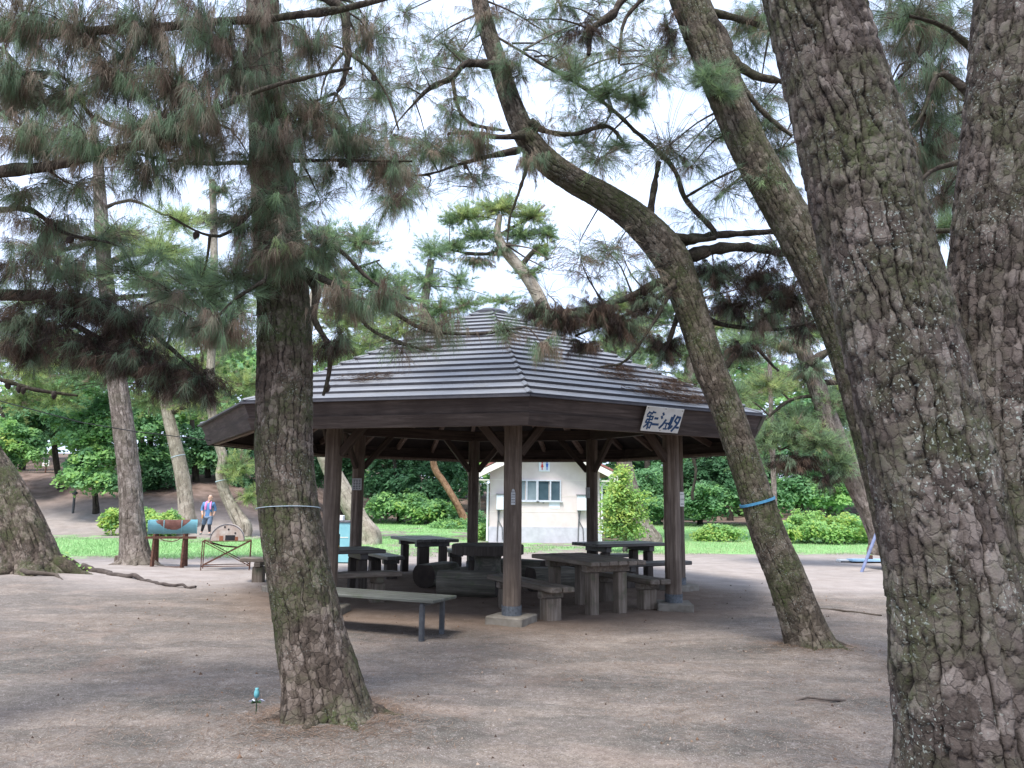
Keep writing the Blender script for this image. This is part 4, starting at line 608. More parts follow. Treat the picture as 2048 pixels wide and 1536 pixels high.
for k in range(8):
    o = link('ridge_cap', ridge_me, roof_o); o.rotation_euler = (0, 0, ca(k))
MB().lathe([(0.36, HA - 0.16), (0.36, HA - 0.10), (0.20, HA - 0.03), (0.03, HA)], 8, a0=-math.pi / 2).build('apex_cap', 'riser', roof_o)
# fascia: an upper board and a lower board standing proud of it, both leaning out with the slope
def fascia_board(z_t, z_b, out):
    lean = 0.46
    at_t = A - 0.01 - (HE - z_t) * lean + out; at_b = A - 0.01 - (HE - z_b) * lean + out; th = 0.035
    wt, wb = at_t * T8, at_b * T8
    V = [(at_t, -wt, z_t), (at_t, wt, z_t), (at_b, wb, z_b), (at_b, -wb, z_b), (at_t - th, -wt + 0.02, z_t), (at_t - th, wt - 0.02, z_t), (at_b - th, wb - 0.02, z_b), (at_b - th, -wb + 0.02, z_b)]
    return MB().add(V, [(3, 2, 1, 0), (4, 5, 6, 7), (0, 1, 5, 4), (2, 3, 7, 6), (0, 4, 7, 3), (1, 2, 6, 5)]).mesh('fascia_board', 'fascia')
fb_up = fascia_board(HE - 0.012, HE - 0.215, 0.0); fb_lo = fascia_board(HE - 0.19, HE - 0.335, 0.03)
eave_me = MB().bar((A + 0.02, -(A + 0.02) * T8, HE - 0.004), (A + 0.02, (A + 0.02) * T8, HE - 0.004), 0.05, 0.022).mesh('drip_edge', 'riser')
batten_me = MB().bar((A - 0.26, -(A - 0.26) * T8, HE - 0.30), (A - 0.26, (A - 0.26) * T8, HE - 0.30), 0.07, 0.05).mesh('eave_batten', 'rafter')
for k in range(8):
    for me, nm in ((fb_up, 'fascia_board'), (fb_lo, 'fascia_board'), (eave_me, 'drip_edge'), (batten_me, 'eave_batten')):
        o = link(nm, me, shelter); o.rotation_euler = (0, 0, ca(k) + math.pi / 8)
# rafters below the boards
raf = {}
for k in range(8):
    for j, (dt, r_out, r_in) in enumerate(((0, RR * 0.95, 0.3), (0.20, A * 1.0, 2.2), (math.pi / 4 - 0.20, A * 1.0, 2.2), (math.pi / 8, A * 0.965, 0.5))):
        z_at = lambda ap: HE + (A - ap) * SL
        cosf = math.cos(math.pi / 8 - dt) if j else math.cos(math.pi / 8)
        zo, zi = z_at(r_out * cosf) - 0.13, z_at(r_in * cosf) - 0.13
        mb = MB().bar((r_out, 0, zo), (r_in, 0, zi), 0.07, 0.11)
        if j not in raf: raf[j] = mb.mesh('rafter', 'rafter')
        o = link('rafter', raf[j], shelter); o.rotation_euler = (0, 0, ca(k) + dt)

# name board on the right front fascia
def in_shelter(p): return Vector((CX, CY, 0)) + Matrix.Rotation(TH, 3, 'Z') @ Vector(p)
sgn = thing('name_board', 'white board with blue brush lettering on the shelter eave', 'sign', (0, 0, 0))
fa = ca(1) + math.pi / 8 + TH
n_h = Vector((math.cos(fa), math.sin(fa), 0)); tx = Vector((-math.sin(fa), math.cos(fa), 0))
up = (Vector((0, 0, 1)) + n_h * 0.46).normalized(); nn = tx.cross(up).normalized()
BW, BH = 0.62, 0.335
org = Vector((CX, CY, 0)) + n_h * (A + 0.055 - 0.165 * 0.46) + tx * 0.095 + Vector((0, 0, HE - 0.165))
sgn.matrix_world = Matrix.Translation(org) @ Matrix((tx, up, nn)).transposed().to_4x4() @ Matrix.Rotation(R(-0.5), 4, 'Z')
MB().box((0, 0, 0), (BW, BH, 0.014)).build('board', 'white_board', sgn, bevel=0.002)
# brush strokes in board units: x 0..1 left to right, y 0..1 top to bottom
GL = {
 'dai': [((.10, .22), (.06, .34)), ((.085, .26), (.16, .26)), ((.20, .19), (.17, .30)), ((.19, .23), (.26, .23)), ((.06, .40), (.22, .40)), ((.22, .40), (.21, .52)), ((.21, .52), (.08, .52)), ((.08, .52), (.06, .64)), ((.06, .64), (.22, .64)), ((.22, .64), (.20, .86), (.17, .84)), ((.14, .33), (.135, .90)), ((.13, .66), (.04, .84))],
 'ni': [((.275, .46), (.36, .46)), ((.25, .70), (.41, .70))],
 'shi': [((.46, .22), (.49, .30)), ((.44, .36), (.47, .44)), ((.455, .84), (.52, .70), (.58, .48))],
 'e': [((.58, .62), (.665, .62)), ((.625, .62), (.62, .84)), ((.57, .85), (.66, .85))],
 'ru': [((.72, .36), (.715, .55), (.675, .66)), ((.78, .26), (.74, .60), (.70, .84), (.76, .78), (.785, .70))],
 'ta': [((.87, .30), (.84, .44), (.82, .52)), ((.86, .34), (.95, .34), (.93, .55), (.87, .74), (.80, .92)), ((.85, .54), (.93, .60))],
 'bar': [((.905, .76), (.975, .76))],
}
for gname, strokes in GL.items():
    mb = MB()
    for st in strokes:
        for (x0, y0), (x1, y1) in zip(st[:-1], st[1:]):
            P0 = Vector(((x0 - .5) * BW, (.5 - y0) * BH, 0.0082 + 0.0004 * len(mb.v) / 8)); P1 = Vector(((x1 - .5) * BW, (.5 - y1) * BH, 0.0082 + 0.0004 * len(mb.v) / 8))
            d = (P1 - P0).normalized() * 0.006
            mb.bar(P0 - d, P1 + d, 0.021 if gname in ('dai', 'e') else 0.030, 0.0012)
    mb.build('letter', 'blue_paint', sgn)
mb = MB()
for q in ((0, .45), (.0, -.43), (-.46, .43), (.46, .43)): mb.lathe([(0.006, 0.006), (0.006, 0.0105), (0.002, 0.012)], 8, (q[0] * BW, q[1] * BH, 0))
mb.build('nail', 'rust', sgn)

# paper notices on the posts
def notice(name, label, k, z, w, h, da, mat='paper', pts=None, rows=0):
    p = in_shelter(posts[k]); a = math.atan2(-p.y, -p.x) + da
    t = thing(name, label, 'notice', (p.x, p.y, 0)); t.rotation_euler = (0, 0, a)
    sh = pts or [(-w / 2, -h / 2), (w / 2, -h / 2), (w / 2, h / 2), (-w / 2, h / 2)]
    n = len(sh); mb = MB()
    mb.add([(0.134, x, z + y) for x, y in sh] + [(0.128, x, z + y) for x, y in sh], [tuple(range(n)), tuple(range(2 * n - 1, n - 1, -1))] + [(i, n + i, n + (i + 1) % n, (i + 1) % n) for i in range(n)])
    mb.build('sheet', mat, t)
    if rows:
        mb = MB()
        for r_ in range(rows):
            for c_ in range(3):
                mb.box((0.1352, -w * 0.28 + c_ * w * 0.28, z + h * 0.34 - r_ * h * 0.68 / max(rows - 1, 1)), (0.001, w * random.uniform(.12, .22), h * 0.07))
        mb.build('print', 'ink', t)
    return t
bottle_pts = [(-.028, -.10), (.028, -.10), (.028, .055), (.010, .105), (-.010, .105), (-.028, .055)]
notice('paper_notice', 'bottle shaped pale sticker on the front shelter post', 1, 1.62, .056, .2, 0.05, 'paper', bottle_pts, 5)
notice('paper_notice', 'square framed notice on the left rear shelter post', 6, 1.86, .19, .24, -0.15, 'paper', None, 6)
notice('paper_notice', 'narrow white notice on the far right shelter post', 3, 1.62, .10, .26, 0.75, 'white_board', None, 3)
notice('paper_notice', 'faded grey notice on the rear post before the toilet block', 4, 1.74, .12, .22, -0.75, 'paper')

# ---------------------------------------------------------------- tables and benches
def make_table(label, dark, loc, rz, holes=False):
    t = thing('picnic_table', label, 'table', loc, rz, 'plank tables under the shelter')
    pm, lm = ('plank_dark', 'leg_dark') if dark else ('plank', 'leg')
    n = 6; w = 0.158; g = random.Random(label)
    for i in range(n):
        piece('plank', (1.70, 0.150, 0.062), pm, t, (g.uniform(-.008, .008), (i - (n - 1) / 2) * w, 0.719 + g.uniform(-.003, .003)), (g.uniform(-.006, .006), 0, 0), 0.010)
    for sx in (-1, 1):
        piece('cross_beam', (0.13, 0.74, 0.10), pm, t, (sx * 0.52, 0, 0.634), (0, 0, 0), 0.008)
        for sy in (-1, 1):
            piece('leg', (0.15, 0.15, 0.70), lm, t, (sx * 0.52, sy * 0.24, 0.23), (0, 0, 0), 0.010)
    return t
def make_bench(label, dark, loc, rz, length=1.75):
    t = thing('bench', label, 'bench', loc, rz, 'plank benches under the shelter')
    pm, lm = ('plank_dark', 'leg_dark') if dark else ('plank', 'leg')
    g = random.Random(label)
    for s in (-1, 1):
        piece('plank', (length, 0.178, 0.075), pm, t, (g.uniform(-.03, .03), s * 0.095, 0.412 + g.uniform(-.004, .004)), (g.uniform(-.01, .01), 0, g.uniform(-.008, .008)), 0.014)
    for sx in (-1, 1):
        piece('cross_beam', (0.12, 0.34, 0.09), pm, t, (sx * (length / 2 - 0.34), 0, 0.328), (0, 0, 0), 0.008)
        piece('leg', (0.20, 0.23, 0.40), lm, t, (sx * (length / 2 - 0.34), 0, 0.083), (0, 0, 0), 0.010)
    return t
a1, a2 = R(117), R(28)
make_table('weathered plank table nearest the front post, with chipped ends', False, (1.13, 11.66, 0), a1)
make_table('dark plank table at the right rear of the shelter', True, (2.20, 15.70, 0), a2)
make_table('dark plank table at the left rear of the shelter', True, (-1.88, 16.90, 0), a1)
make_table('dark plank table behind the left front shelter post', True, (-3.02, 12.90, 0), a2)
make_bench('weathered two plank bench beside the front shelter post', False, (0.26, 11.20, 0), a1, 1.95)
make_bench('weathered two plank bench beside the right front shelter post', False, (1.80, 12.25, 0), a1, 1.75)
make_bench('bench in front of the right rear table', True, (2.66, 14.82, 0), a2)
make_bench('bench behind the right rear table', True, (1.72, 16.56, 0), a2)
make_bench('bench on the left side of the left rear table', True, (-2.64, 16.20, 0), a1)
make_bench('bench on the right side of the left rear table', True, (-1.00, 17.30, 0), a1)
make_bench('brown bench in front of the left front table', False, (-2.60, 12.02, 0), a2, 1.85)
make_bench('bench end showing left of the mossy front trunk', False, (-4.25, 14.9, 0), R(5), 1.7)
# round table and log seats
rt = thing('round_table', 'round log slab table in the middle of the shelter', 'table', (-0.42, 14.58, 0))
mb = MB(); n = 56; prof = [(0.60, 0.575), (0.665, 0.58), (0.668, 0.735), (0.655, 0.75)]
vs_ = [((r * (1 + (0.010 if k % 2 else -0.006) * (0 if j in (0, 3) else 1))) * math.cos(2 * math.pi * k / n), (r * (1 + (0.010 if k % 2 else -0.006) * (0 if j in (0, 3) else 1))) * math.sin(2 * math.pi * k / n), z) for j, (r, z) in enumerate(prof) for k in range(n)]
fs_ = [(i * n + k, i * n + (k + 1) % n, (i + 1) * n + (k + 1) % n, (i + 1) * n + k) for i in range(3) for k in range(n)] + [tuple(range(n))[::-1], tuple(3 * n + k for k in range(n))]
mb.add(vs_, fs_).build('table_top', 'leg_dark', rt)
MB().lathe([(0.31, -0.05), (0.29, 0.10), (0.245, 0.30), (0.24, 0.45), (0.27, 0.576)], 28).build('pedestal', 'log', rt, smooth=True)
def log_seat(label, loc, rz, L=1.12, r=0.245):
    t = thing('log_seat', label, 'log seat', (loc[0], loc[1], 0), rz, 'half round log seats about the round table')
    mb = MB(); n = 26; rows = 14; vs_ = []
    g = random.Random(label)
    for i in range(rows + 1):
        x = -L / 2 + L * i / rows
        rr = r * (1 + 0.02 * math.sin(x * 5)) * (0.965 if i in (0, rows) else 1)
        for k in range(n):
            a = 2 * math.pi * k / n
            y = rr * math.cos(a) * (1 + g.uniform(-.008, .008)); z = r + rr * math.sin(a) * (1 + g.uniform(-.008, .008))
            vs_.append((x, y, max(min(z, 0.42), -0.03) - 0.02))
    fs_ = [(i * n + k, (i + 1) * n + k, (i + 1) * n + (k + 1) % n, i * n + (k + 1) % n) for i in range(rows) for k in range(n)]
    mb.add(vs_, fs_); mb.cur = 1
    mb.f += [tuple(range(n)), tuple(rows * n + k for k in range(n))[::-1]]; mb.mi += [1, 1]
    mb.build('log', ['log', 'log_end'], t)
    return t
log_seat('mossy log seat in front of the round table, its side to us', (-0.70, 13.05), R(-7), 0.98)
log_seat('dark log seat left of the round table, its cut end to us', (-1.36, 14.55), R(66), 0.95)
log_seat('log seat right of the round table, half behind the front post', (0.72, 13.95), R(25), 0.8)
log_seat('log seat behind the round table', (0.25, 15.65), R(150), 1.0)
# low bench with steel legs in front
fbn = thing('low_bench', 'low greenish plank bench on dark steel legs before the shelter', 'bench', (-1.80, 9.64, 0), R(-24))
for i in range(3):
    piece('plank', (2.30, 0.185, 0.035), 'green_plank', fbn, (0, (i - 1) * 0.19, 0.432), (0, 0, 0), 0.006)
for sx in (-1, 1):
    piece('leg_rail', (0.05, 0.52, 0.04), 'steel_dark', fbn, (sx * 0.98, 0, 0.392))
    for sy in (-1, 1): piece('leg', (0.055, 0.055, 0.46), 'steel_dark', fbn, (sx * 0.98, sy * 0.235, 0.162))
# black box on the left front table
bb = thing('black_box', 'small black box with a yellow corner on the left front table', 'box', (-2.98, 13.2, 0.752), R(20))
MB().box((0, 0, 0.115), (0.17, 0.14, 0.23)).build('body', 'black', bb, bevel=0.012)
MB().box((0, 0, 0.237), (0.10, 0.02, 0.02)).build('handle', 'black', bb)
MB().box((0.058, -0.072, 0.025), (0.05, 0.004, 0.035)).build('tag', 'yellow', bb)

# ---------------------------------------------------------------- toilet block
TX, TY, TW, TD = 1.26, 28.75, 4.1, 5.2
wc = thing('toilet_block', 'small cream toilet building with a red roof behind the shelter', 'building', (TX, TY, 0))
hw = TW / 2; EZ, PZ = 2.72, 3.72
mb = MB()
V = [(-hw, 0, 0.55), (hw, 0, 0.55), (hw, 0, EZ), (0, 0, PZ), (-hw, 0, EZ), (-hw, TD, 0.55), (hw, TD, 0.55), (hw, TD, EZ), (0, TD, PZ), (-hw, TD, EZ)]
mb.add(V, [(0, 1, 2, 3, 4), (9, 8, 7, 6, 5), (0, 4, 9, 5), (1, 6, 7, 2)]).build('wall', 'cream', wc)
for zz in (1.12, 1.70, 2.30): MB().box((0, -0.004, zz), (TW, 0.006, 0.012)).build('wall_joint', 'cream_trim', wc)
MB().box((0, TD / 2, 0.26), (TW + 0.05, TD + 0.05, 0.62)).build('plinth', 'plinth', wc)
sl = (PZ - EZ) / hw; ov = 0.62
for s in (-1, 1):
    p0 = Vector((s * (hw + ov), 0, EZ - ov * sl + 0.10)); p1 = Vector((0, 0, PZ + 0.10))
    mb = MB(); yb0, yb1 = -0.65, TD + 0.5
    mb.add([(p0.x, yb0, p0.z), (p1.x, yb0, p1.z), (p1.x, yb1, p1.z), (p0.x, yb1, p0.z), (p0.x, yb0, p0.z + .07), (p1.x, yb0, p1.z + .07), (p1.x, yb1, p1.z + .07), (p0.x, yb1, p0.z + .07)],
           [(0, 1, 2, 3), (4, 7, 6, 5), (0, 4, 5, 1), (3, 2, 6, 7), (0, 3, 7, 4)]).build('roof_slope', 'red_tile', wc)
    mb = MB(); q0, q1 = Vector((s * (hw + ov - .02), yb0 + .02, p0.z - .02)), Vector((0, yb0 + .02, p1.z - .02))
    mb.add([q0, q1, q1 + Vector((0, 0, -.24)), q0 + Vector((0, 0, -.24)), q0 + Vector((0, .06, 0)), q1 + Vector((0, .06, 0)), q1 + Vector((0, .06, -.24)), q0 + Vector((0, .06, -.24))], [(0, 1, 2, 3), (7, 6, 5, 4), (3, 2, 6, 7), (0, 3, 7, 4)]).build('verge_board', 'cream_trim', wc)
    MB().box((s * (hw + ov / 2), -0.30, p0.z - .25), (ov, 0.66, 0.03)).build('soffit', 'cream_trim', wc)
    mbp = MB().tube([(s * (hw + 0.42), -0.05, p0.z - .1), (s * (hw + 0.07), -0.05, p0.z - .42), (s * (hw + 0.07), -0.05, 0.05)], 0.04, 8)
    mbp.build('downpipe', 'pvc', wc)
for wx, gm in ((-0.72, ('glass', 'glass')), (0.16, ('glass_dark', 'glass_dark'))):
    fr = MB()
    W, H_ = 0.84, 0.70; zc = 1.905
    for s in (-1, 1):
        fr.box((wx + s * (W / 2), -0.03, zc), (0.045, 0.08, H_ + .09)); fr.box((wx, -0.028, zc + s * (H_ / 2 + .022)), (W - .045, 0.076, 0.045))
    fr.box((wx + .05, -0.036, zc), (0.05, 0.05, H_)); fr.box((wx + .02, -0.022, zc - H_ / 2 - .06), (W + .14, 0.12, 0.03))
    w_o = fr.build('window', 'alu', wc)
    for s in (-1, 1): MB().box((wx + s * W / 4, -0.012 - .006 * s, zc), (W / 2 - .03, 0.008, H_ - .01)).build('pane', gm[0], w_o)
sg = MB().box((-0.02, -0.02, 2.82), (0.42, 0.03, 0.42)).build('toilet_sign', 'sign_white', wc, bevel=0.01)
for sx, mt, skirt in ((-0.10, 'sign_red', True), (0.08, 'sign_blue', False)):
    mb = MB(); mb.tube([(sx, -0.0375, 2.945), (sx, -0.041, 2.945)], 0.028, 12)
    w_b = 0.055 if skirt else 0.03; w_t = 0.02 if skirt else 0.05
    mb.add([(sx - w_t, -0.0415, 2.91), (sx + w_t, -0.0415, 2.91), (sx + w_b, -0.0415, 2.77), (sx - w_b, -0.0415, 2.77), (sx - w_t, -0.036, 2.91), (sx + w_t, -0.036, 2.91), (sx + w_b, -0.036, 2.77), (sx - w_b, -0.036, 2.77)], [(3, 2, 1, 0), (0, 1, 5, 4), (1, 2, 6, 5), (2, 3, 7, 6), (3, 0, 4, 7)])
    for s in (-1, 1): mb.box((sx + s * .013, -0.039, 2.72), (0.017, 0.005, 0.10))
    mb.build('figure', mt, sg)
for bx in (-1.62, 1.36):
    b_o = MB().box((bx, -0.10, 1.47), (0.34, 0.20, 0.56)).build('meter_box', 'box_grey', wc, bevel=0.01)
    MB().box((bx, -0.12, 1.765), (0.37, 0.25, 0.02)).build('lid', 'pipe_dark', b_o)
    MB().tube([(bx - .10, -0.08, 1.2), (bx - .10, -.06, 0.9), (bx - .12, -.05, .55), (bx - .13, -.05, .05)], 0.022, 6).build('pipe', 'pipe_dark', b_o)
    MB().tube([(bx - .04, -0.08, 1.2), (bx - .09, -.06, 0.8), (bx + .05, -.05, .55), (bx + .07, -.05, .1)], 0.018, 6).build('pipe', 'pipe_dark', b_o)
MB().box((0.36, -0.006, 1.38), (0.40, 0.008, 0.26)).build('wall_notice', 'sign_white', wc)
MB().tube([(-0.05, 0.01, 1.47), (-0.05, -0.02, 1.47)], 0.035, 12).build('vent', 'pipe_dark', wc)
sb = thing('wooden_rack', 'small pinkish wooden rack standing by the toilet wall', 'rack', (3.55, 27.6, 0))
for zz in (0.40, 0.22): MB().box((0, 0, zz), (0.6, 0.35, 0.05)).build('shelf', 'rafter', sb)
for sx in (-.26, .26): MB().box((sx, 0, 0.18), (0.05, 0.33, 0.38)).build('leg', 'rafter', sb)
mbx = MB(); mbx.box((-.06, -.05, .30), (.12, .12, .11)); mbx.build('dark_tin', 'black', sb)

# ---------------------------------------------------------------- grills and cabinet
dg_ = thing('drum_grill', 'turquoise half drum grill with burnt rusty middle on trestle', 'grill', (-7.50, 17.3, 0), R(22))
mb = MB(); n = 20; Ld, rd = 0.98, 0.30
vo = []
for x in (-Ld / 2, Ld / 2):
    for rr in (rd, rd - 0.012):
        vo += [(x, rr * math.cos(math.pi + math.pi * k / n), 0.005 + rr * math.sin(math.pi + math.pi * k / n)) for k in range(n + 1)]
m1 = n + 1; fs_ = []
for k in range(n): fs_ += [(k, 2 * m1 + k, 2 * m1 + k + 1, k + 1), (m1 + k, m1 + k + 1, 3 * m1 + k + 1, 3 * m1 + k)]
fs_ += [(0, m1, 3 * m1, 2 * m1), (n, 2 * m1 + n, 3 * m1 + n, m1 + n), tuple(range(m1)), tuple(range(2 * m1, 3 * m1))[::-1]]
dr = mb.add(vo, fs_).build('drum', 'drum', dg_, smooth=False); dr.location = (0, 0, 1.05)
for x in (-Ld / 2, -.18, .18, Ld / 2):
    mb = MB().tube([(x, (rd + .004) * math.cos(math.pi + math.pi * k / 16), 1.055 + (rd + .004) * math.sin(math.pi + math.pi * k / 16)) for k in range(17)], 0.010, 6); mb.build('rim', 'turquoise', dg_)
for sx in (-.34, .26):
    for sy, dx in ((-.24, 0), (.24, .07)):
        MB().bar((sx + dx * .2, sy, 0.76), (sx + dx - .02, sy * 1.1, -0.02), 0.05, 0.075).build('leg', 'rust', dg_)
MB().bar((-.52, -.27, .69), (.50, -.27, .68), 0.05, 0.05).build('side_rail', 'rust', dg_)
MB().bar((-.34, -.26, .06), (.26, -.26, .05), 0.02, 0.02).build('foot_rail', 'rust', dg_)
MB().tube([(-.30, -.285, .70), (-.15, -.29, .62), (.0, -.29, .60), (.12, -.29, .63), (.22, -.285, .70)], 0.010, 5).build('hanging_chain', 'rust', dg_)
hg = thing('round_grill', 'half round rusty grill lid on a cross braced wire stand', 'grill', (-6.2, 17.1, 0), R(17))
mb = MB(); n = 24; rd = 0.345
pro = [(rd * math.cos(math.pi * k / n), rd * math.sin(math.pi * k / n)) for k in range(n + 1)]
mb.add([(x, -.22, .64 + z) for x, z in pro] + [(x, .30, .64 + z) for x, z in pro], [tuple(range(n + 1)), tuple(range(n + 1, 2 * n + 2))[::-1]] + [(k + 1, k, n + 1 + k, n + 2 + k) for k in range(n)] + [(0, n, 2 * n + 1, n + 1)])
lid = mb.build('lid', 'disc', hg)
MB().tube([(x * 1.01, -.222, .64 + z * 1.01) for x, z in pro], 0.009, 6).build('rim', 'pipe_dark', lid)
MB().box((.06, -.224, .70), (.20, .012, .11)).build('opening', 'black', lid)
MB().box((-.12, -.223, .69), (.08, .010, .10)).build('rust_patch', 'disc_rust', lid)
MB().box((.19, -.2225, .68), (.06, .010, .08)).build('rust_patch', 'disc_rust', lid)
for q in ((0.02, .88), (-.06, .93), (.16, .80)): MB().tube([(q[0], -.218, q[1]), (q[0], -.228, q[1])], 0.020, 8).build('hole', 'black', lid)
st = 'pipe_dark'
for sx in (-.49, .49):
    for sy in (-.24, .24): MB().tube([(sx, sy, -.02), (sx, sy, .635)], .011, 6).build('leg', 'rust', hg)
    MB().tube([(sx, -.24, .63), (sx, .24, .63)], .010, 6).build('top_rail', 'rust', hg)
for sy in (-.24, .24):
    for zz in (.63, .10): MB().tube([(-.49, sy, zz), (.49, sy, zz)], .010, 6).build('rail', 'rust', hg)
    MB().tube([(-.49, sy, .10), (.49, sy, .63)], .010, 6).build('brace', 'rust', hg)
    MB().tube([(.49, sy, .10), (-.49, sy, .63)], .010, 6).build('brace', 'rust', hg)
MB().add([(-.36, -.2, .60), (.20, -.2, .49), (.20, .2, .49), (-.36, .2, .60), (-.1, -.2, .52), (-.1, .2, .52)], [(0, 4, 5, 3), (4, 1, 2, 5)]).build('ash_tray', 'rust', hg)
for o in hg.children:
    if o.name.startswith('ash_tray'):
        sm = o.modifiers.new('s', 'SOLIDIFY'); sm.thickness = 0.008
cb = thing('cabinet', 'turquoise metal cabinet showing between the left shelter posts', 'cabinet', (-4.25, 19.3, 0))
MB().box((0, 0, .50), (.66, .45, .96)).build('body', 'turquoise', cb, bevel=.01)
MB().box((0, 0, 1.0), (.70, .50, .035)).build('lid', 'pipe_dark', cb)
MB().box((0.0, -.228, .62), (.56, .008, .02)).build('seam', 'cream_trim', cb)
wb = thing('white_tub', 'white plastic tub standing on the turquoise cabinet', 'tub', (-4.26, 19.25, 1.019))
MB().box((0, 0, .065), (.26, .2, .13)).build('tub', 'pvc', wb, bevel=.012)
MB().tube([(-.02, -.098, .07), (-.02, -.104, .07)], .02, 10).build('badge', 'ink', wb)
stp = thing('upright_board', 'small grey upright board at the left foot of the grill side pine', 'board', (-8.62, 17.35, 0), R(12))
MB().box((0, 0, .12), (.26, .12, .30)).build('board', 'leg', stp, bevel=.015)

# ---------------------------------------------------------------- signs, poles, cable, swing frame
def at_ground(x, y): return (x, y, hz1(x, y))
ls = thing('direction_sign', 'small white sign board with red arrow on the left slope', 'sign', at_ground(-27.2, 45.0))
zt = 2.76 - hz1(-27.2, 45.0)
MB().tube([(0, 0, -.2), (0, 0, zt + .55)], .035, 8).build('post', 'rust', ls)
bd = MB().box((0, -.05, zt + .62), (.40, .03, .34)).build('board', 'white_board', ls)
for i in range(3):
    mb = MB(); cx = -.125 + .125 * i
    for q in ((0, .09, .09, .014), (0, .05, .09, .014), (0, .01, .07, .014), (-.03, .05, .014, .10), (.03, .05, .014, .10)): mb.box((cx + q[0], -.067 - .001 * len(mb.v) / 8, zt + .65 + q[1]), (q[2], .004, q[3]))
    mb.build('letter', 'ink', bd)
mb = MB().box((-.02, -.068, zt + .53), (.24, .004, .03)); mb.add([(.10, -.070, zt + .57), (.10, -.070, zt + .49), (.16, -.070, zt + .53)], [(0, 1, 2)]); mb.build('arrow', 'sign_red', bd)
gp = thing('metal_post', 'thin grey metal post on the left slope', 'post', at_ground(-20.3, 36.0))
MB().tube([(0, 0, -.2), (0, 0, 0.98)], .055, 10).build('pole', 'steel_dark', gp)
MB().lathe([(.09, .88), (.12, .92), (.12, 1.0), (.05, 1.04)], 12).build('cap', 'steel_dark', gp)
cbl = MB()
pts = [Vector(p) for p in MISC['cable']]
cc = []
for i in range(len(pts) - 1):
    for k in range(6): cc.append(pts[i].lerp(pts[i + 1], k / 6))
cc.append(pts[-1])
tag(cbl.tube(cc, .008, 6).build('overhead_cable', 'cable'), 'thin black cable sagging to the left corner of the shelter', 'cable')
sw = thing('swing_frame', 'blue grey slanting pipe of a frame behind the forked pine', 'frame', (8.15, 18.2, 0))
MB().tube([(0, 0, -.03), (1.0, .1, 2.1), (1.06, .1, 2.2)], .035, 10).build('leg', 'blue_steel', sw)
MB().tube([(2.06, .2, -.03), (1.12, .1, 2.1), (1.06, .1, 2.2)], .035, 10).build('leg', 'blue_steel', sw)
MB().tube([(1.06, .1, 2.2), (3.4, 1.0, 2.2)], .035, 10).build('top_rail', 'blue_steel', sw)
MB().tube([(2.5, 1.0, -.03), (3.4, 1.0, 2.2), (4.3, 1.1, -.03)], .035, 10).build('rear_leg', 'blue_steel', sw)
sb1 = thing('loose_board', 'pale blue board lying near the slanting pipe', 'board', (9.55, 20.95, hz1(9.55, 20.95)), R(3))
MB().box((0, 0, .07), (.95, .34, .05)).build('board', 'light_blue', sb1)
MB().box((0, .05, .02), (.7, .2, .06)).build('bearer', 'black', sb1)
MB().lathe([(.05, .096), (.055, .10), (.055, .19), (.045, .2)], 14, (.12, .02, 0)).build('tin', 'rust', sb1)
sb2 = thing('flat_stone', 'whitish flat slab lying on the sand beyond the bent pine', 'slab', (9.05, 21.1, hz1(9.05, 21.1)), R(-4))
MB().box((0, 0, .04), (.42, .28, .07)).build('slab', 'pvc', sb2, bevel=.012)
MB().box((0, -.145, .02), (.36, .01, .03)).build('dark_edge', 'black', sb2)

# ---------------------------------------------------------------- trees
def resample(path, step):
    P = np.array(path, float); n = len(P); out = []
    Pe = np.vstack([2 * P[0] - P[1], P, 2 * P[-1] - P[-2]])
    for i in range(n - 1):
        p0, p1, p2, p3 = Pe[i], Pe[i + 1], Pe[i + 2], Pe[i + 3]
        m = max(2, int(np.linalg.norm(p2[:3] - p1[:3]) / step))
        t = np.arange(m)[:, None] / m
        out.append(0.5 * ((2 * p1) + (-p0 + p2) * t + (2 * p0 - 5 * p1 + 4 * p2 - p3) * t ** 2 + (-p0 + 3 * p1 - 3 * p2 + p3) * t ** 3))
    out.append(P[-1:]); return np.vstack(out)
def frames(C):
    T_ = np.gradient(C, axis=0); T_ /= np.linalg.norm(T_, axis=1)[:, None]
    U = np.zeros_like(T_); u = np.cross(T_[0], [0.0, 1.0, 0.15]); u /= np.linalg.norm(u)
    for i in range(len(C)):
        u = u - T_[i] * (u @ T_[i]); u /= np.linalg.norm(u); U[i] = u
    return T_, U, np.cross(T_, U)
def cells(u, v, NU, seed):
    g = np.random.default_rng(seed); NV = int(v.max()) + 4
    ju = g.random((NU, NV)) * 0.84 + 0.08; jv = g.random((NU, NV)) * 0.84 + 0.08; rr = g.random((NU, NV)); tu = g.normal(0, 1, (NU, NV)); tv = g.normal(0, 1, (NU, NV))
    iu = np.floor(u).astype(int); iv = np.floor(v).astype(int)
    f1 = np.full(u.shape, 9.0); f2 = f1.copy(); idr = np.zeros_like(u); tl = np.zeros_like(u); dv1 = np.zeros_like(u)
    for a in (-1, 0, 1):
        for b in (-1, 0, 1):
            cu = (iu + a) % NU; cv = np.clip(iv + b, 0, NV - 1)
            du = u - (iu + a + ju[cu, cv]); dv = v - (iv + b + jv[cu, cv])
            d = np.maximum(np.abs(du), np.abs(dv)) * 0.55 + np.hypot(du, dv) * 0.45
            c1 = d < f1
            f2 = np.where(c1, f1, np.minimum(f2, d)); f1 = np.where(c1, d, f1)
            idr = np.where(c1, rr[cu, cv], idr); tl = np.where(c1, du * tu[cu, cv] + dv * tv[cu, cv], tl); dv1 = np.where(c1, dv, dv1)
    return f2 - f1, idr, tl, dv1
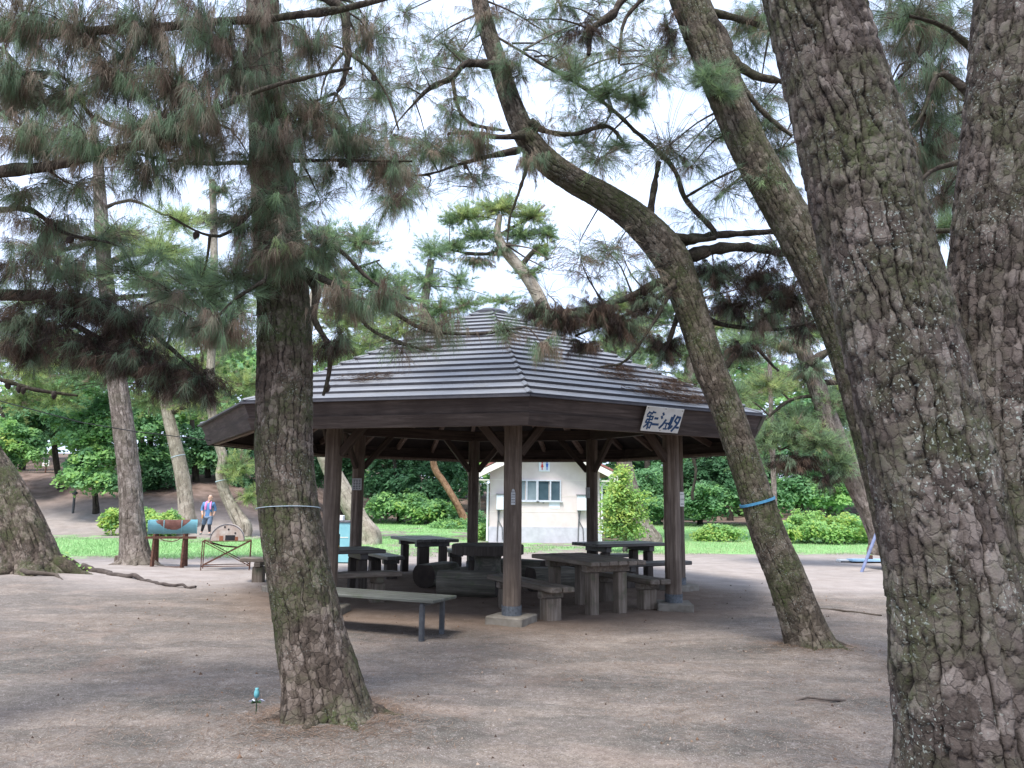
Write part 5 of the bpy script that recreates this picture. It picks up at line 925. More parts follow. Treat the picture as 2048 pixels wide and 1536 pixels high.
def trunk_mesh(name, path, na, step, mat, pw=0.08, ph=0.11, depth=0.012, seed=1, elong=1.5, flare=0.12, org=(0, 0, 0), ztop=99.0):
    p0 = np.array(path[0]); lowered = [tuple(p0 + np.array([0, 0, -0.35, p0[3] * 0.06]))] + list(path)
    S = resample(lowered, step)
    hi = np.where(S[:, 2] > ztop)[0]
    if len(hi): S = np.vstack([S[:hi[0]], S[hi[0]::5]])              # coarser high up, out of sight
    C, r = S[:, :3], S[:, 3]
    ds = np.concatenate([[0], np.cumsum(np.linalg.norm(np.diff(C, axis=0), axis=1))])
    T_, U, W = frames(C)
    sq = np.arange(na) / na
    tq = 2 * np.pi * sq + 0.42 * np.sin(2 * np.pi * sq)                # finer on the side that faces the clearing
    TQ, DS = np.meshgrid(tq, ds); TH_ = TQ - np.pi / 2; RRr = r[:, None] * np.ones(na)[None]
    NU = max(5, int(round(2 * np.pi * r.mean() / pw)))
    stretch = 1 + (elong - 1) * np.clip(1 - DS / 3.2, 0, 1)
    vv = np.cumsum(np.concatenate([[0], np.diff(ds)]) / (ph * stretch[:, 0]))[:, None] * np.ones(na)[None]
    uu = TQ / (2 * np.pi) * NU
    wu = 0.9 * (vnoise(uu, vv * 0.45 + 3, NU) - 0.5) + 0.34 * (vnoise(uu * 2, vv * 1.7 + 40, NU * 2) - 0.5) + 0.16 * (vnoise(uu * 5, vv * 5 + 90, NU * 5) - 0.5)
    wv = 0.5 * (vnoise(uu, vv * 0.7 + 11, NU) - 0.5) + 0.42 * (vnoise(uu * 2, vv * 1.3 + 71, NU * 2) - 0.5) + 0.30 * (vnoise(uu * 5, vv * 3 + 17, NU * 5) - 0.5)
    gt = np.random.default_rng(seed); ta = gt.random(NU); tid = gt.random((NU, 64)); tcut = gt.random((NU, 64)); ttl = gt.normal(0, 1, (NU, 64))
    uw = (uu + wu) % NU; ci = np.minimum(np.floor(uw).astype(int), NU - 1); fu = uw - ci
    vr = vv * (0.75 + 0.5 * ta[ci]) + 9 * ta[ci] + wv + 0.25 * np.sin(3.1 * fu); ri = np.floor(vr).astype(int); fv = vr - ri; ri = ri % 64
    su = 0.45 + 0.55 * smooth01((vnoise(uu, vv * 0.5 + 50, NU) - 0.2) / 0.4)
    sv = np.where(fv < 0.5, 0.30 + 0.6 * (tcut[ci, ri] > 0.3), 0.30 + 0.6 * (tcut[ci, (ri + 1) % 64] > 0.3))
    du = np.minimum(fu, 1 - fu); dv = np.minimum(fv, 1 - fv)
    pl = 1 - np.maximum((1 - smooth01(du / 0.15)) * su, (1 - smooth01(dv / 0.085)) * sv * 0.8)
    idr = tid[ci, ri]; id2 = tcut[ci, ri]
    nzf = 0.55 * vnoise(uu * 4, vv * 3, NU * 4) + 0.45 * vnoise(uu * 9, vv * 6, NU * 9)
    terr = np.floor(nzf * 5) / 5                                     # flakes lying in thin layers
    h = depth * (pl * (0.78 + 0.26 * idr) + 0.30 * (0.5 - fv) * pl + 0.07 * ttl[ci, ri] * (fu - 0.5) * pl + 0.22 * (terr - 0.45) * pl - 0.62)
    big = RRr * 0.028 * (np.sin(2 * TH_ + DS * 1.3 + seed) + 0.7 * np.sin(3 * TH_ - DS * 2.1 + 2 * seed))
    foot = np.exp(-np.maximum(DS - 0.42, 0) / 0.17)
    lob = RRr * foot * (flare + flare * (np.sin(5 * TH_ + seed) * 0.55 + np.sin(3 * TH_ + 2 * seed) * 0.45))
    rad = RRr + h + big + lob
    P = C[:, None, :] + rad[..., None] * (np.cos(TH_)[..., None] * U[:, None, :] + np.sin(TH_)[..., None] * W[:, None, :])
    nr = len(C); P = P.reshape(-1, 3) - np.array(org)
    i = np.arange(nr - 1)[:, None] * na; k = np.arange(na)[None]; k2 = (k + 1) % na
    Fq = np.stack([i + k, i + k2, i + na + k2, i + na + k], -1).reshape(-1, 4)
    return np_mesh(name, P, Fq, mat, {'plate': (0.75 * idr + 0.25 * id2).ravel(), 'crack': pl.ravel(), 'bu': (TQ * r.mean()).ravel() + wu.ravel() * 0.02, 'bv': DS.ravel() + seed * 3.7}, na < 50)
def tubes_np(paths, n=6, org=(0, 0, 0)):
    """many tapering tubes -> one vertex / quad array"""
    Vs, Fs, base = [], [], 0
    th = np.arange(n) / n * 2 * np.pi
    for S in paths:
        S = np.asarray(S); C, r = S[:, :3], S[:, 3]
        T_, U, W = frames(C)
        P = C[:, None] + r[:, None, None] * (np.cos(th)[None, :, None] * U[:, None] + np.sin(th)[None, :, None] * W[:, None])
        m = len(C); i = np.arange(m - 1)[:, None] * n; k = np.arange(n)[None]; k2 = (k + 1) % n
        Fs.append(base + np.stack([i + k, i + k2, i + n + k2, i + n + k], -1).reshape(-1, 4)); Vs.append(P.reshape(-1, 3)); base += m * n
    return np.vstack(Vs) - np.array(org), np.vstack(Fs)
def unit(v): return v / (np.linalg.norm(v, axis=-1, keepdims=True) + 1e-9)
KIND = {  # hang, spread, tone centre, tone spread, density
 'c': (0.1, 1.0, 0.6, 0.1, 1.0), 'w': (0.2, 0.8, 0.4, 0.1, 0.0), 'b': (0.80, 0.50, 0.28, 0.10, 1.0), 'm': (0.45, 0.75, 0.47, 0.14, 0.95), 'g': (-0.25, 0.85, 0.62, 0.09, 1.0), 'y': (-0.35, 0.9, 0.80, 0.09, 1.0), 'd': (0.55, 0.7, 0.07, 0.08, 1.25), 's': (0.25, 0.8, 0.45, 0.16, 0.6)}
def pine_foliage(tree, g, dens=1.0):
    org = np.array(tree['trunks'][0][0][:3])
    sk = np.vstack([np.array(resample(b, 0.15))[:, :3] for b in tree['branches']] + [np.array(resample(tr, 0.2))[:, :3] for tr in tree['trunks']])
    tw, NV, NT_ = [], [], []
    for (px, py, pz, rx, rz_, kind, n) in tree['pads']:
        hang, spread, tc, ts, dn = KIND[kind]
        c = np.array([px, py, pz]); d = py
        if d > 12 and kind in 'gy': tc += 0.08
        if kind == 'c': L, w, nn, nt, mult = 0.34, 0.022, 10, 5, 1.0  # coarse unseen pads overhead, added to shade the foreground
        elif d < 7: L, w, nn, nt, mult = 0.125, 0.0027, 10, 7, 3.6; rx *= 1.3; rz_ *= 1.35
        elif d < 10: L, w, nn, nt, mult = 0.125, 0.0036, 11, 7, 3.1; rx *= 1.2; rz_ *= 1.25
        elif d < 22: L, w, nn, nt, mult = 0.17, 0.010, 12, 5, 4.0; rx *= 1.1; rz_ *= 1.1
        else: L, w, nn, nt, mult = 0.22, 0.021, 11, 5, 3.8; rx *= 1.08; rz_ *= 1.08
        ry = (rx + rz_) * 0.55
        n = max(3, int(n * mult * dens))
        j = np.argmin(((sk - c) ** 2 * [1, 1, 2.0]).sum(1)); q = sk[j]
        mid = (q + c) / 2 + np.array([0, 0, 0.06 * np.linalg.norm(q - c)]) + g.normal(0, 0.03, 3)
        rb = 0.006 + 0.010 * np.linalg.norm(q - c) / (1 + np.linalg.norm(q - c)) + (0.012 if d > 12 else 0)
        tw.append(resample([(*q, rb * 1.5), (*mid, rb), (*c, rb * 0.6)], 0.12))
        dirs = unit(g.normal(0, 1, (n, 3)))
        rad = g.random(n) ** 0.45
        E = c + dirs * rad[:, None] * np.array([rx, ry, rz_])
        S0 = c + (E - c) * (g.random((n, 1)) * 0.35) + g.normal(0, 0.02, (n, 3))
        # keep twigs short: start near their end
        Lt = np.linalg.norm(E - S0, axis=1, keepdims=True); mx = (1.3 if kind == 'w' else 0.45) if d < 10 else 0.9
        S0 = E - (E - S0) * np.minimum(1, mx / (Lt + 1e-6))
        mdl = (S0 + E) / 2 + np.array([0, 0, 1]) * (0.12 * np.linalg.norm(E - S0, axis=1, keepdims=True)) * (1 if hang > 0 else -1)
        tr_ = 0.0022 if d < 10 else 0.005
        for a in range(n): tw.append(np.array([[*S0[a], tr_ * 1.6], [*mdl[a], tr_ * 1.2], [*E[a], tr_ * 0.7]]))
        if kind == 'w':
            continue
        tt = np.linspace(0.08, 1.0, nt)[None, :] + g.normal(0, 0.05, (n, nt))
        P = (1 - tt)[..., None] ** 2 * S0[:, None] + 2 * ((1 - tt) * tt)[..., None] * mdl[:, None] + (tt ** 2)[..., None] * E[:, None]
        D = unit(E - mdl)[:, None] + g.normal(0, 0.35, (n, nt, 3))
        D = unit(D); D = unit(D * (1 - abs(hang)) + np.array([0, 0, -hang]) + g.normal(0, 0.10, D.shape))
        toneT = tc + g.normal(0, ts, (n, 1)) * np.ones((1, nt)) + g.normal(0, 0.03, (n, nt))
        if kind == 'b': toneT = np.where(g.random((n, 1)) < 0.45, 0.55 + g.normal(0, 0.05, (n, nt)), np.minimum(toneT, 0.42))
        if kind == 'd': toneT = np.where(g.random((n, 1)) < 0.25, 0.50, np.minimum(toneT, 0.3))
        if kind == 'm': toneT = np.where(toneT < 0.42, np.minimum(toneT, 0.36), np.maximum(toneT, 0.50))
        if kind == 's': toneT = np.where(toneT < 0.40, np.minimum(toneT, 0.34), np.maximum(toneT, 0.50))
        if kind == 'g': toneT = np.where(g.random((n, 1)) < 0.06, 0.30, np.maximum(toneT, 0.5))
        if kind == 'y': toneT = np.where(g.random((n, 1)) < 0.10, 0.34, np.maximum(toneT, 0.55))
        m = max(4, int(nn * dn))
        P = P.reshape(-1, 1, 3); D = D.reshape(-1, 1, 3); K = len(P)
        nd = unit(D + g.normal(0, spread * 0.62, (K, m, 3)))
        ll = L * (0.65 + 0.5 * g.random((K, m, 1)))
        b0 = P + g.normal(0, 0.008 if d < 10 else 0.03, (K, m, 3))
        tip = b0 + nd * ll + np.array([0, 0, -1]) * ll * (0.25 if hang > 0 else 0.05)
        side = unit(np.cross(nd, g.normal(0, 1, (K, m, 3)))) * (w / 2)
        NV.append(np.stack([b0 - side, b0 + side, tip], 2).reshape(-1, 3))
        NT_.append(np.repeat((toneT.reshape(-1, 1) + g.normal(0, 0.025, (K, m))).ravel(), 3))
    V = np.vstack(NV) - org; tone = np.clip(np.concatenate(NT_), 0, 1)
    return V, np.arange(len(V)).reshape(-1, 3), tone, tw, org
def build_pine(key, label, mat, na, step, pw, ph, depth, elong=1.5, flare=0.12, seed=1, dens=1.0, tmat='twig', cat='tree'):
    tr = PINES[key]; org = np.array(tr['trunks'][0][0][:3])
    t = thing('pine_tree', label, cat, tuple(org))
    for i, p in enumerate(tr['trunks']): link('trunk', trunk_mesh('trunk', p, na, step, mat, pw, ph, depth, seed + i * 3, elong, flare, org, 4.6 if key in ('fork', 'front') else 99.0), t)
    g = np.random.default_rng(seed * 13 + 1)
    if key in ('front', 'bent', 'shore', 'grill', 'fork'):                # roots running out from the foot
        r = tr['trunks'][0][0][3]; x0, y0 = org[0], org[1]; k_ = 0.42 if key in ('front', 'bent', 'fork') else 0.8
        for q in range(7):
            a = q * 0.9 + g.uniform(-.25, .25); L = r * g.uniform(1.5, 2.3); P_ = []
            for f, up, rr in ((0.25, 0.10, 0.02), (0.5, 0.14, 0.26), (0.95, 0.075, 0.27), (1.3, 0.02, 0.18), (1.7, -0.01, 0.11), (2.2, -0.05, 0.05)):
                d_ = f * L / 1.9; px, py = x0 + d_ * math.cos(a + 0.16 * f * math.sin(q)), y0 + d_ * math.sin(a + 0.16 * f * math.sin(q))
                P_.append((px, py, hz1(px, py) + up * k_ * r / 0.3 - 0.025, rr * r * (0.35 + 0.65 * k_)))
            V, Fq = tubes_np([resample(P_, 0.04)], 10, org); V = V + g.normal(0, 0.004, V.shape)
            link('root', np_mesh('root', V, Fq, mat, {'plate': g.random(len(V)) * .6, 'crack': np.ones(len(V)), 'bu': V[:, 0] + V[:, 1], 'bv': V[:, 2] * 2}, True), t)
    for b in tr['branches']:
        S = resample(b, 0.06 if b[0][1] < 12 else 0.25)
        S[:, :3] += 0.012 * np.cumsum(g.normal(0, 0.18, (len(S), 3)), 0) * np.minimum(1, np.arange(len(S)) / 6)[:, None]
        S[:, 3] *= 1 + 0.12 * g.normal(0, 1, len(S))
        V, Fq = tubes_np([S], 9, org); uu = g.random(len(V))
        link('branch', np_mesh('branch', V, Fq, 'limb', {'plate': uu * 0.6, 'crack': np.ones(len(V)), 'bu': V[:, 0] + V[:, 1], 'bv': V[:, 2]}, True), t)
    if key in ('left', 'front', 'bent'):
        cm = MB()
        for q in range(7):
            z0 = -0.06 + q * 0.010; rr = 0.026 * math.sin(math.pi * (q + 1.2) / 8.6)
            cm.lathe([(rr * 0.6, z0 - 0.004), (rr, z0 + 0.002), (rr * 0.55, z0 + 0.009)], 9, a0=q * 0.35)
        cme = cm.mesh('cone', 'dead_wood')
        for q in range(7):
            b = tr['branches'][int(g.integers(len(tr['branches'])))]; S = resample(b, 0.05); m_ = S[int(len(S) * g.uniform(0.35, 0.9))]
            o = link('cone', cme, t); o.location = m_[:3] - org - np.array([0, 0, m_[3]]); o.rotation_euler = (g.normal(0, .3), g.normal(0, .3), 0)
    if tr['pads']:
        V, Fc, tone, tw, _ = pine_foliage(tr, g, dens)
        cr = link('crown', np_mesh('crown', V, Fc, 'needle', {'tone': tone}), t); cr['kind'] = 'stuff'
        V, Fq = tubes_np(tw, 3, org)
        k_ = link('twigs', np_mesh('twigs', V, Fq, 'twig'), cr); k_['kind'] = 'stuff'
    return t
build_pine('front', 'mossy pine trunk in the left foreground with a pale wire round it', 'bark_front', 130, 0.017, 0.060, 0.075, 0.014, 1.7, 0.26, 3, 0.8)
build_pine('fork', 'huge forked pine with plated bark at the right edge', 'bark_big', 166, 0.0135, 0.064, 0.088, 0.024, 1.7, 0.05, 5)
build_pine('bent', 'bent pine with a blue strap leaning across the shelter', 'bark_mid', 96, 0.022, 0.055, 0.070, 0.015, 1.5, 0.28, 8)
build_pine('rear_lean', 'leaning pine between the bent pine and the forked pine', 'bark_mid', 90, 0.026, 0.065, 0.09, 0.018, 1.4, 0.1, 11)
build_pine('left', 'pine beyond the left edge whose brown branches hang into view', 'bark_mid', 60, 0.05, 0.07, 0.09, 0.014, 1.4, 0.1, 14, 0.62)
build_pine('shore', 'thick dark pine trunk leaning out at the left edge', 'bark_front', 90, 0.035, 0.10, 0.16, 0.035, 1.6, 0.30, 17)
build_pine('grill', 'straight pine beside the turquoise drum grill', 'bark_far', 84, 0.04, 0.075, 0.15, 0.020, 1.3, 0.22, 20)
build_pine('pale', 'pale trunked pine behind the yellow green bush', 'bark_pale', 40, 0.12, 0.16, 0.25, 0.02, 1.3, 0.1, 23)
build_pine('wavy', 'pale wavy pine trunk behind the walking person', 'bark_pale', 36, 0.12, 0.15, 0.22, 0.02, 1.3, 0.1, 26)
build_pine('behind_post', 'pale leaning pine behind the left shelter posts', 'bark_pale', 44, 0.10, 0.14, 0.2, 0.02, 1.3, 0.12, 29)
build_pine('roof_left', 'green pine rising behind the left slope of the roof', 'bark_far', 30, 0.2, 0.2, 0.3, 0.02, 1.3, 0.1, 32)
build_pine('far_centre', 'sunlit round topped pine above the shelter roof', 'bark_pale', 40, 0.12, 0.16, 0.25, 0.02, 1.3, 0.1, 35)
build_pine('roof_right', 'green pine behind the right slope of the roof', 'bark_far', 30, 0.2, 0.2, 0.3, 0.02, 1.3, 0.1, 38)
build_pine('right_lean', 'pine with soft green boughs leaning behind the forked pine', 'bark_far', 60, 0.07, 0.10, 0.16, 0.02, 1.5, 0.14, 41)
build_pine('toilet_side', 'brown trunked pine to the right of the toilet block', 'bark_far', 48, 0.1, 0.14, 0.2, 0.02, 1.3, 0.14, 44)
build_pine('rust_lean', 'thin orange trunked pine leaning among the shrubs', 'bark_red', 24, 0.15, 0.12, 0.2, 0.012, 1.2, 0.1, 47)
build_pine('thin_red', 'thin straight trunk with red tape behind the bent pine', 'bark_far', 20, 0.12, 0.06, 0.1, 0.008, 1.2, 0.1, 50)

# broadleaf trees and bushes: sprays of leaves round the pads
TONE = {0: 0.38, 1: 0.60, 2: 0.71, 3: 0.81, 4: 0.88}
def leaf_cloud(pads, g, org, leaf=0.15, per=46, spray=0.42):
    Vs, Ts = [], []
    for (px, py, pz, rx, rz_, tone, n) in pads:
        c = np.array([px, py, pz]); n = int(n * 2.6)
        dirs = unit(g.normal(0, 1, (n, 3))); rad = g.random(n) ** 0.4
        Cc = c + dirs * rad[:, None] * np.array([rx, (rx + rz_) * 0.6, rz_])
        up = unit(dirs * 0.55 + np.array([0, -0.15, 1.0]) + g.normal(0, 0.25, (n, 3)))
        a = unit(np.cross(up, g.normal(0, 1, (n, 3)))); b = np.cross(up, a)
        r = np.sqrt(g.random((n, per))) * spray * (0.6 + 0.8 * g.random((n, 1))); t = g.random((n, per)) * 2 * np.pi
        P = Cc[:, None] + (r * np.cos(t))[..., None] * a[:, None] + (r * np.sin(t))[..., None] * b[:, None] - up[:, None] * (r ** 2 / spray * 0.55)[..., None] + g.normal(0, 0.04, (n, per, 3))
        nrm = unit(up[:, None] + g.normal(0, 0.42, P.shape))
        ax = unit(np.cross(nrm, g.normal(0, 1, P.shape))); by = np.cross(nrm, ax)
        s = leaf * (0.6 + 0.7 * g.random((n, per, 1)))
        V = np.stack([P - ax * s * 0.5, P + by * s * 0.27 - nrm * s * 0.08, P + ax * s * 0.5 - nrm * s * 0.12, P - by * s * 0.27 - nrm * s * 0.08], 2)
        Vs.append(V.reshape(-1, 3))
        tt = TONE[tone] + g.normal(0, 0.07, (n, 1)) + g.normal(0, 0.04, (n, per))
        Ts.append(np.repeat(tt.ravel(), 4))
    V = np.vstack(Vs) - org
    return V, np.arange(len(V)).reshape(-1, 4), np.clip(np.concatenate(Ts), 0, 1)
def build_broad(key, label, leaf=0.15, mat='bark_dark', seed=1, per=46, spray=0.42, name='broadleaf_tree'):
    b = BROAD[key]; org = np.array(b['trunks'][0][0][:3]); org[2] = hz1(org[0], org[1])
    g = np.random.default_rng(seed * 7 + 2)
    t = thing(name, label, 'tree', tuple(org))
    for i, p in enumerate(b['trunks']): link('trunk', trunk_mesh('trunk', p, 20, 0.15, mat, 0.12, 0.2, 0.012, seed + i, 1.2, 0.1, org), t)
    tops = np.vstack([resample(p, 0.2)[:, :3] for p in b['trunks']])
    lim = []
    for q in b['pads']:
        c = np.array(q[:3]); s = tops[np.argmin(((tops - c) ** 2 * [1, 1, 3]).sum(1))]
        lim.append(resample([(*s, 0.035), (*((s + c) / 2 + [0, 0, 0.1]), 0.025), (*c, 0.012)], 0.25))
    V, Fq = tubes_np(lim, 5, org)
    lo = link('limbs', np_mesh('limbs', V, Fq, mat, {'plate': g.random(len(V)) * .5, 'crack': np.ones(len(V)), 'bu': V[:, 0], 'bv': V[:, 2]}), t); lo['kind'] = 'stuff'
    V, Fc, tone = leaf_cloud(b['pads'], g, org, leaf, per, spray)
    cr = link('crown', np_mesh('crown', V, Fc, 'leaf', {'tone': tone}), t); cr['kind'] = 'stuff'
build_broad('chestnut', 'bright broadleaf tree with tiered leaves left of the grill side pine', 0.22, seed=1)
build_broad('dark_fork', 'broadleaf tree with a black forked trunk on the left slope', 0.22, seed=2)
build_broad('left_edge', 'light green broadleaf tree at the left edge', 0.22, seed=3)
build_broad('behind_trunk', 'broadleaf tree between the grill side pine and pale trunk', 0.22, seed=4)
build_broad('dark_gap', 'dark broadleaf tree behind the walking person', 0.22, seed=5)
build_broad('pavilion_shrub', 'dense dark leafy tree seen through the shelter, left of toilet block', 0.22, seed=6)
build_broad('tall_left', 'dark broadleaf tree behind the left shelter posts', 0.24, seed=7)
build_broad('right_gap', 'leafy tree seen past the right shelter posts', 0.22, seed=8)
build_broad('right_back', 'broad leafy tree behind the bright bush at right', 0.22, seed=9)
build_broad('young', 'bright yellow green sapling beside the toilet block', 0.13, 'bark_far', 10, 20, 0.30, 'sapling')
def build_bush(key, label, leaf, seed, spray=0.3):
    g = np.random.default_rng(seed); pads = BUSH[key]['pads']; x, y = pads[0][0], pads[0][1]
    z = hz1(x, y); org = np.array([x, y, z])
    lo = min(p[2] - p[4] for p in pads) - z
    pads = [(p[0], p[1], p[2] - max(0, lo - 0.1), *p[3:]) for p in pads]
    t = thing('bush', label, 'bush', tuple(org))
    V, Fc, tone = leaf_cloud(pads, g, org, leaf, 44, spray)
    cr = link('leaves', np_mesh('leaves', V, Fc, 'leaf', {'tone': tone}), t); cr['kind'] = 'stuff'
    st_ = [resample([(p[0] + g.normal(0, .1), p[1], z - 0.05, 0.018), (p[0], p[1], (z + p[2]) / 2, 0.013), (p[0] + g.normal(0, .2), p[1], p[2] + p[4] * .5, 0.006)], 0.15) for p in pads for _ in range(2)]
    V, Fq = tubes_np(st_, 5, org); s_ = link('stems', np_mesh('stems', V, Fq, 'twig'), t); s_['kind'] = 'stuff'
build_bush('yellow_bush', 'yellow green bush at the foot of the pale pine', 0.16, 61)
build_bush('right_bush', 'large bright green bush at the lawn edge on the right', 0.14, 62)
build_bush('small_bush', 'low bright green bush left of the bent pine trunk', 0.13, 63)
build_bush('wall_bush', 'small bush against the left wall of the toilet block', 0.13, 64)
build_bush('floor_bush', 'low ground shrubs below the thin orange trunk', 0.14, 65)

# the wood behind everything: one mass of leaves and trunks nobody could tell apart
g = np.random.default_rng(99)
wp = []
for i in range(135):
    x = g.uniform(-52, 52); y = g.uniform(46, 62); z = hz1(x, y) + g.uniform(0.2, 10.5) * (0.75 if -4 < x < 16 else 1)
    wp.append((x, y, z, g.uniform(2.0, 3.2), g.uniform(1.0, 1.8), int(g.choice([0, 1, 1, 2, 2])), 12))
V, Fc, tone = leaf_cloud(wp, g, np.zeros(3), 0.55, 22, 0.95)
wo = link('distant_wood', np_mesh('distant_wood', V, Fc, 'leaf', {'tone': tone})); wo['kind'] = 'stuff'; wo['label'] = 'dense dark green wood beyond the lawn'
tp = [resample([(x, y, hz1(x, y) - .2, .22), (x + g.normal(0, .4), y, hz1(x, y) + 4, .16), (x + g.normal(0, .8), y, hz1(x, y) + 8, .07)], 0.6) for x, y in zip(g.uniform(-45, 45, 46), g.uniform(45, 60, 46))]
V, Fq = tubes_np(tp, 7)
wt = link('wood_trunks', np_mesh('wood_trunks', V, Fq, 'bark_dark', {'plate': g.random(len(V)) * .6, 'crack': np.ones(len(V)), 'bu': V[:, 0], 'bv': V[:, 2]}, True), wo); wt['kind'] = 'stuff'

# ---------------------------------------------------------------- straps and wires on the trunks
def ring_on(path, zc, name, label, mat, cat, hh, grow, tilt=(0, 0)):
    S = resample(path, 0.02); C = S[:, :3]; j = int(np.argmin(np.abs(C[:, 2] - zc)))
    T_, U, W = frames(C); n = 40; mb = MB()
    r = S[j, 3] * 1.0 + grow; vs_ = []
    for dz, rr in ((-hh / 2, r), (hh / 2, r), (hh / 2, r - .012), (-hh / 2, r - .012)):
        for k in range(n):
            a = 2 * math.pi * k / n; e = U[j] * math.cos(a) + W[j] * math.sin(a)
            br_ = r * 0.03 * (math.sin(2 * a) + .7 * math.sin(3 * a))
            vs_.append(C[j] * 0 + e * (rr + abs(br_)) + T_[j] * (dz + tilt[0] * math.cos(a) + tilt[1] * math.sin(a)))
    fs_ = [(i * n + k, i * n + (k + 1) % n, ((i + 1) % 4) * n + (k + 1) % n, ((i + 1) % 4) * n + k) for i in range(4) for k in range(n)]
    o = mb.add(vs_, fs_).build(name, mat); o.location = C[j]
    return tag(o, label, cat)
ring_on(PINES['bent']['trunks'][0], 1.60, 'strap', 'blue strap tied round the bent pine trunk', 'strap', 'strap', 0.028, 0.014, (0.0, 0.0))
ring_on(PINES['front']['trunks'][0], 1.52, 'wire_loop', 'pale wire looped round the mossy front trunk', 'wire', 'wire', 0.004, 0.010, (0.03, 0.02))
ring_on(PINES['thin_red']['trunks'][0], 1.28, 'tape', 'red tape round the thin trunk behind the bent pine', 'red_tape', 'tape', 0.12, 0.012)
ring_on(PINES['pale']['trunks'][0], 3.3, 'string_loop', 'white string round the pale pine behind the bush', 'wire', 'string', 0.03, 0.02)
ring_on(PINES['wavy']['trunks'][0], 2.2, 'string_loop', 'white string round the wavy pine behind the person', 'wire', 'string', 0.03, 0.02)

# ---------------------------------------------------------------- grass, litter, sticks, seedlings
g = np.random.default_rng(5)
def blades(n, xr, yr, mask, h, w, lean=0.5):
    x = g.uniform(*xr, n); y = yr[0] + (yr[1] - yr[0]) * g.random(n) ** 1.3
    k = mask(x, y) + 1.3 * (fbm(x * 0.5, y * 0.5, 4) - 0.5) > 0.42
    x, y = x[k], y[k]; n = len(x); z = hz(x, y)
    hh = h * (0.4 + 0.9 * g.random(n)); d = g.normal(0, lean, (n, 2)); a = g.random(n) * np.pi
    b = np.stack([x, y, z - 0.005], 1); s = np.stack([np.cos(a), np.sin(a), 0 * a], 1) * (w / 2)
    tip = b + np.stack([d[:, 0] * hh, d[:, 1] * hh, hh], 1)
    return np.stack([b - s, b + s, tip], 1).reshape(-1, 3), np.repeat(np.clip(0.5 + 0.9 * (fbm(x * .35, y * .35, 3) - .5) + g.normal(0, .16, n), 0, 1), 3)
V, tone = blades(150000, (-17, 17), (18.5, 45), lawn_mask, 0.075, 0.018)
gr = link('grass', np_mesh('grass', V, np.arange(len(V)).reshape(-1, 3), 'grass', {'tone': tone})); gr['kind'] = 'stuff'; gr['label'] = 'short bright lawn grass beyond the shelter'
# needle litter on the sand
n = 44000
x = g.uniform(-6, 6, n); y = 3.8 + 13 * g.random(n) ** 1.5
k = fbm(x * 0.8 + 3, y * 1.1, 4) + g.normal(0, 0.06, n) > 0.50
for (mx, my) in ((-1.25, 5.7), (3.3, 8.6), (2.0, 4.2)): k |= (np.hypot(x - mx, y - my) < 1.0) & (g.random(n) < 0.8)
x, y = x[k], y[k]
for mx, my, r0, m in ((-1.28, 5.75, 0.36, 2600), (3.32, 8.62, 0.27, 1500), (2.0, 3.6, 0.75, 1500)):
    a = g.random(m) * 2 * np.pi; rr = r0 + np.abs(g.normal(0, 0.20, m)); x = np.concatenate([x, mx + rr * np.cos(a)]); y = np.concatenate([y, my + rr * np.sin(a)])
n = len(x); z = hz(x, y)
a = g.random(n) * np.pi; L = 0.05 + 0.07 * g.random(n); dx, dy = np.cos(a), np.sin(a)
b = np.stack([x, y, z + 0.003 + 0.006 * g.random(n)], 1); s = np.stack([-dy, dx, 0 * a], 1) * 0.0013
e = b + np.stack([dx * L, dy * L, 0.008 * g.random(n)], 1)
V = np.stack([b - s, b + s, e + s * .6, e - s * .6], 1).reshape(-1, 3)
li = link('needle_litter', np_mesh('needle_litter', V, np.arange(len(V)).reshape(-1, 4), 'litter', {'tone': np.repeat(np.clip(g.normal(.6, .22, n), 0, 1), 4)})); li['kind'] = 'stuff'; li['label'] = 'fallen brown pine needles strewn on the sand'
# crumbs of bark and small stones
n = 2600; x = g.uniform(-6, 6, n); y = 3.8 + 12 * g.random(n) ** 1.4; z = hz(x, y); s = 0.004 + 0.022 * g.random(n) ** 5
T0 = np.array([[1, 0, -.3], [-.5, .8, -.3], [-.5, -.8, -.3], [0, 0, .8]])
P = np.stack([x, y, z], 1)[:, None] + T0[None] * s[:, None, None] * (0.6 + 0.8 * g.random((n, 4, 1)))
Ft = (np.arange(n)[:, None, None] * 4 + np.array([[0, 1, 3], [1, 2, 3], [2, 0, 3], [0, 2, 1]])[None]).reshape(-1, 3)
cr = link('bark_crumbs', np_mesh('bark_crumbs', P.reshape(-1, 3), Ft, 'litter', {'tone': np.repeat(np.clip(g.normal(.45, .35, n), 0, 1), 4)})); cr['kind'] = 'stuff'; cr['label'] = 'small bark crumbs and pebbles on the sand'
# needles lying on the roof
n = 2600; i = g.integers(0, 9, n); cxr = np.array([[2.1, 3.9], [1.2, 3.2], [0.4, 3.6], [2.6, 4.3], [0.6, 4.2], [-0.5, 2.6], [-1.3, 3.9], [3.0, 3.6], [1.6, 4.35]])[i]
tau = cxr[:, 0] * 0.42 + g.normal(0, .20, n); ap = np.clip(cxr[:, 1] + g.normal(0, .10, n), 0.6, A - 0.05); fa_ = ca(1) + math.pi / 8 + TH
face = np.where(cxr[:, 0] < 0, -1, 0); fa_ = fa_ + face * math.pi / 4
zz = HE + (A - ap) * SL + 0.05 + 0.01 * g.random(n)
nh = np.stack([np.cos(fa_), np.sin(fa_), 0 * fa_], 1); tg = np.stack([-np.sin(fa_), np.cos(fa_), 0 * fa_], 1)
b = np.array([CX, CY, 0]) + nh * ap[:, None] + tg * tau[:, None]; b[:, 2] = zz
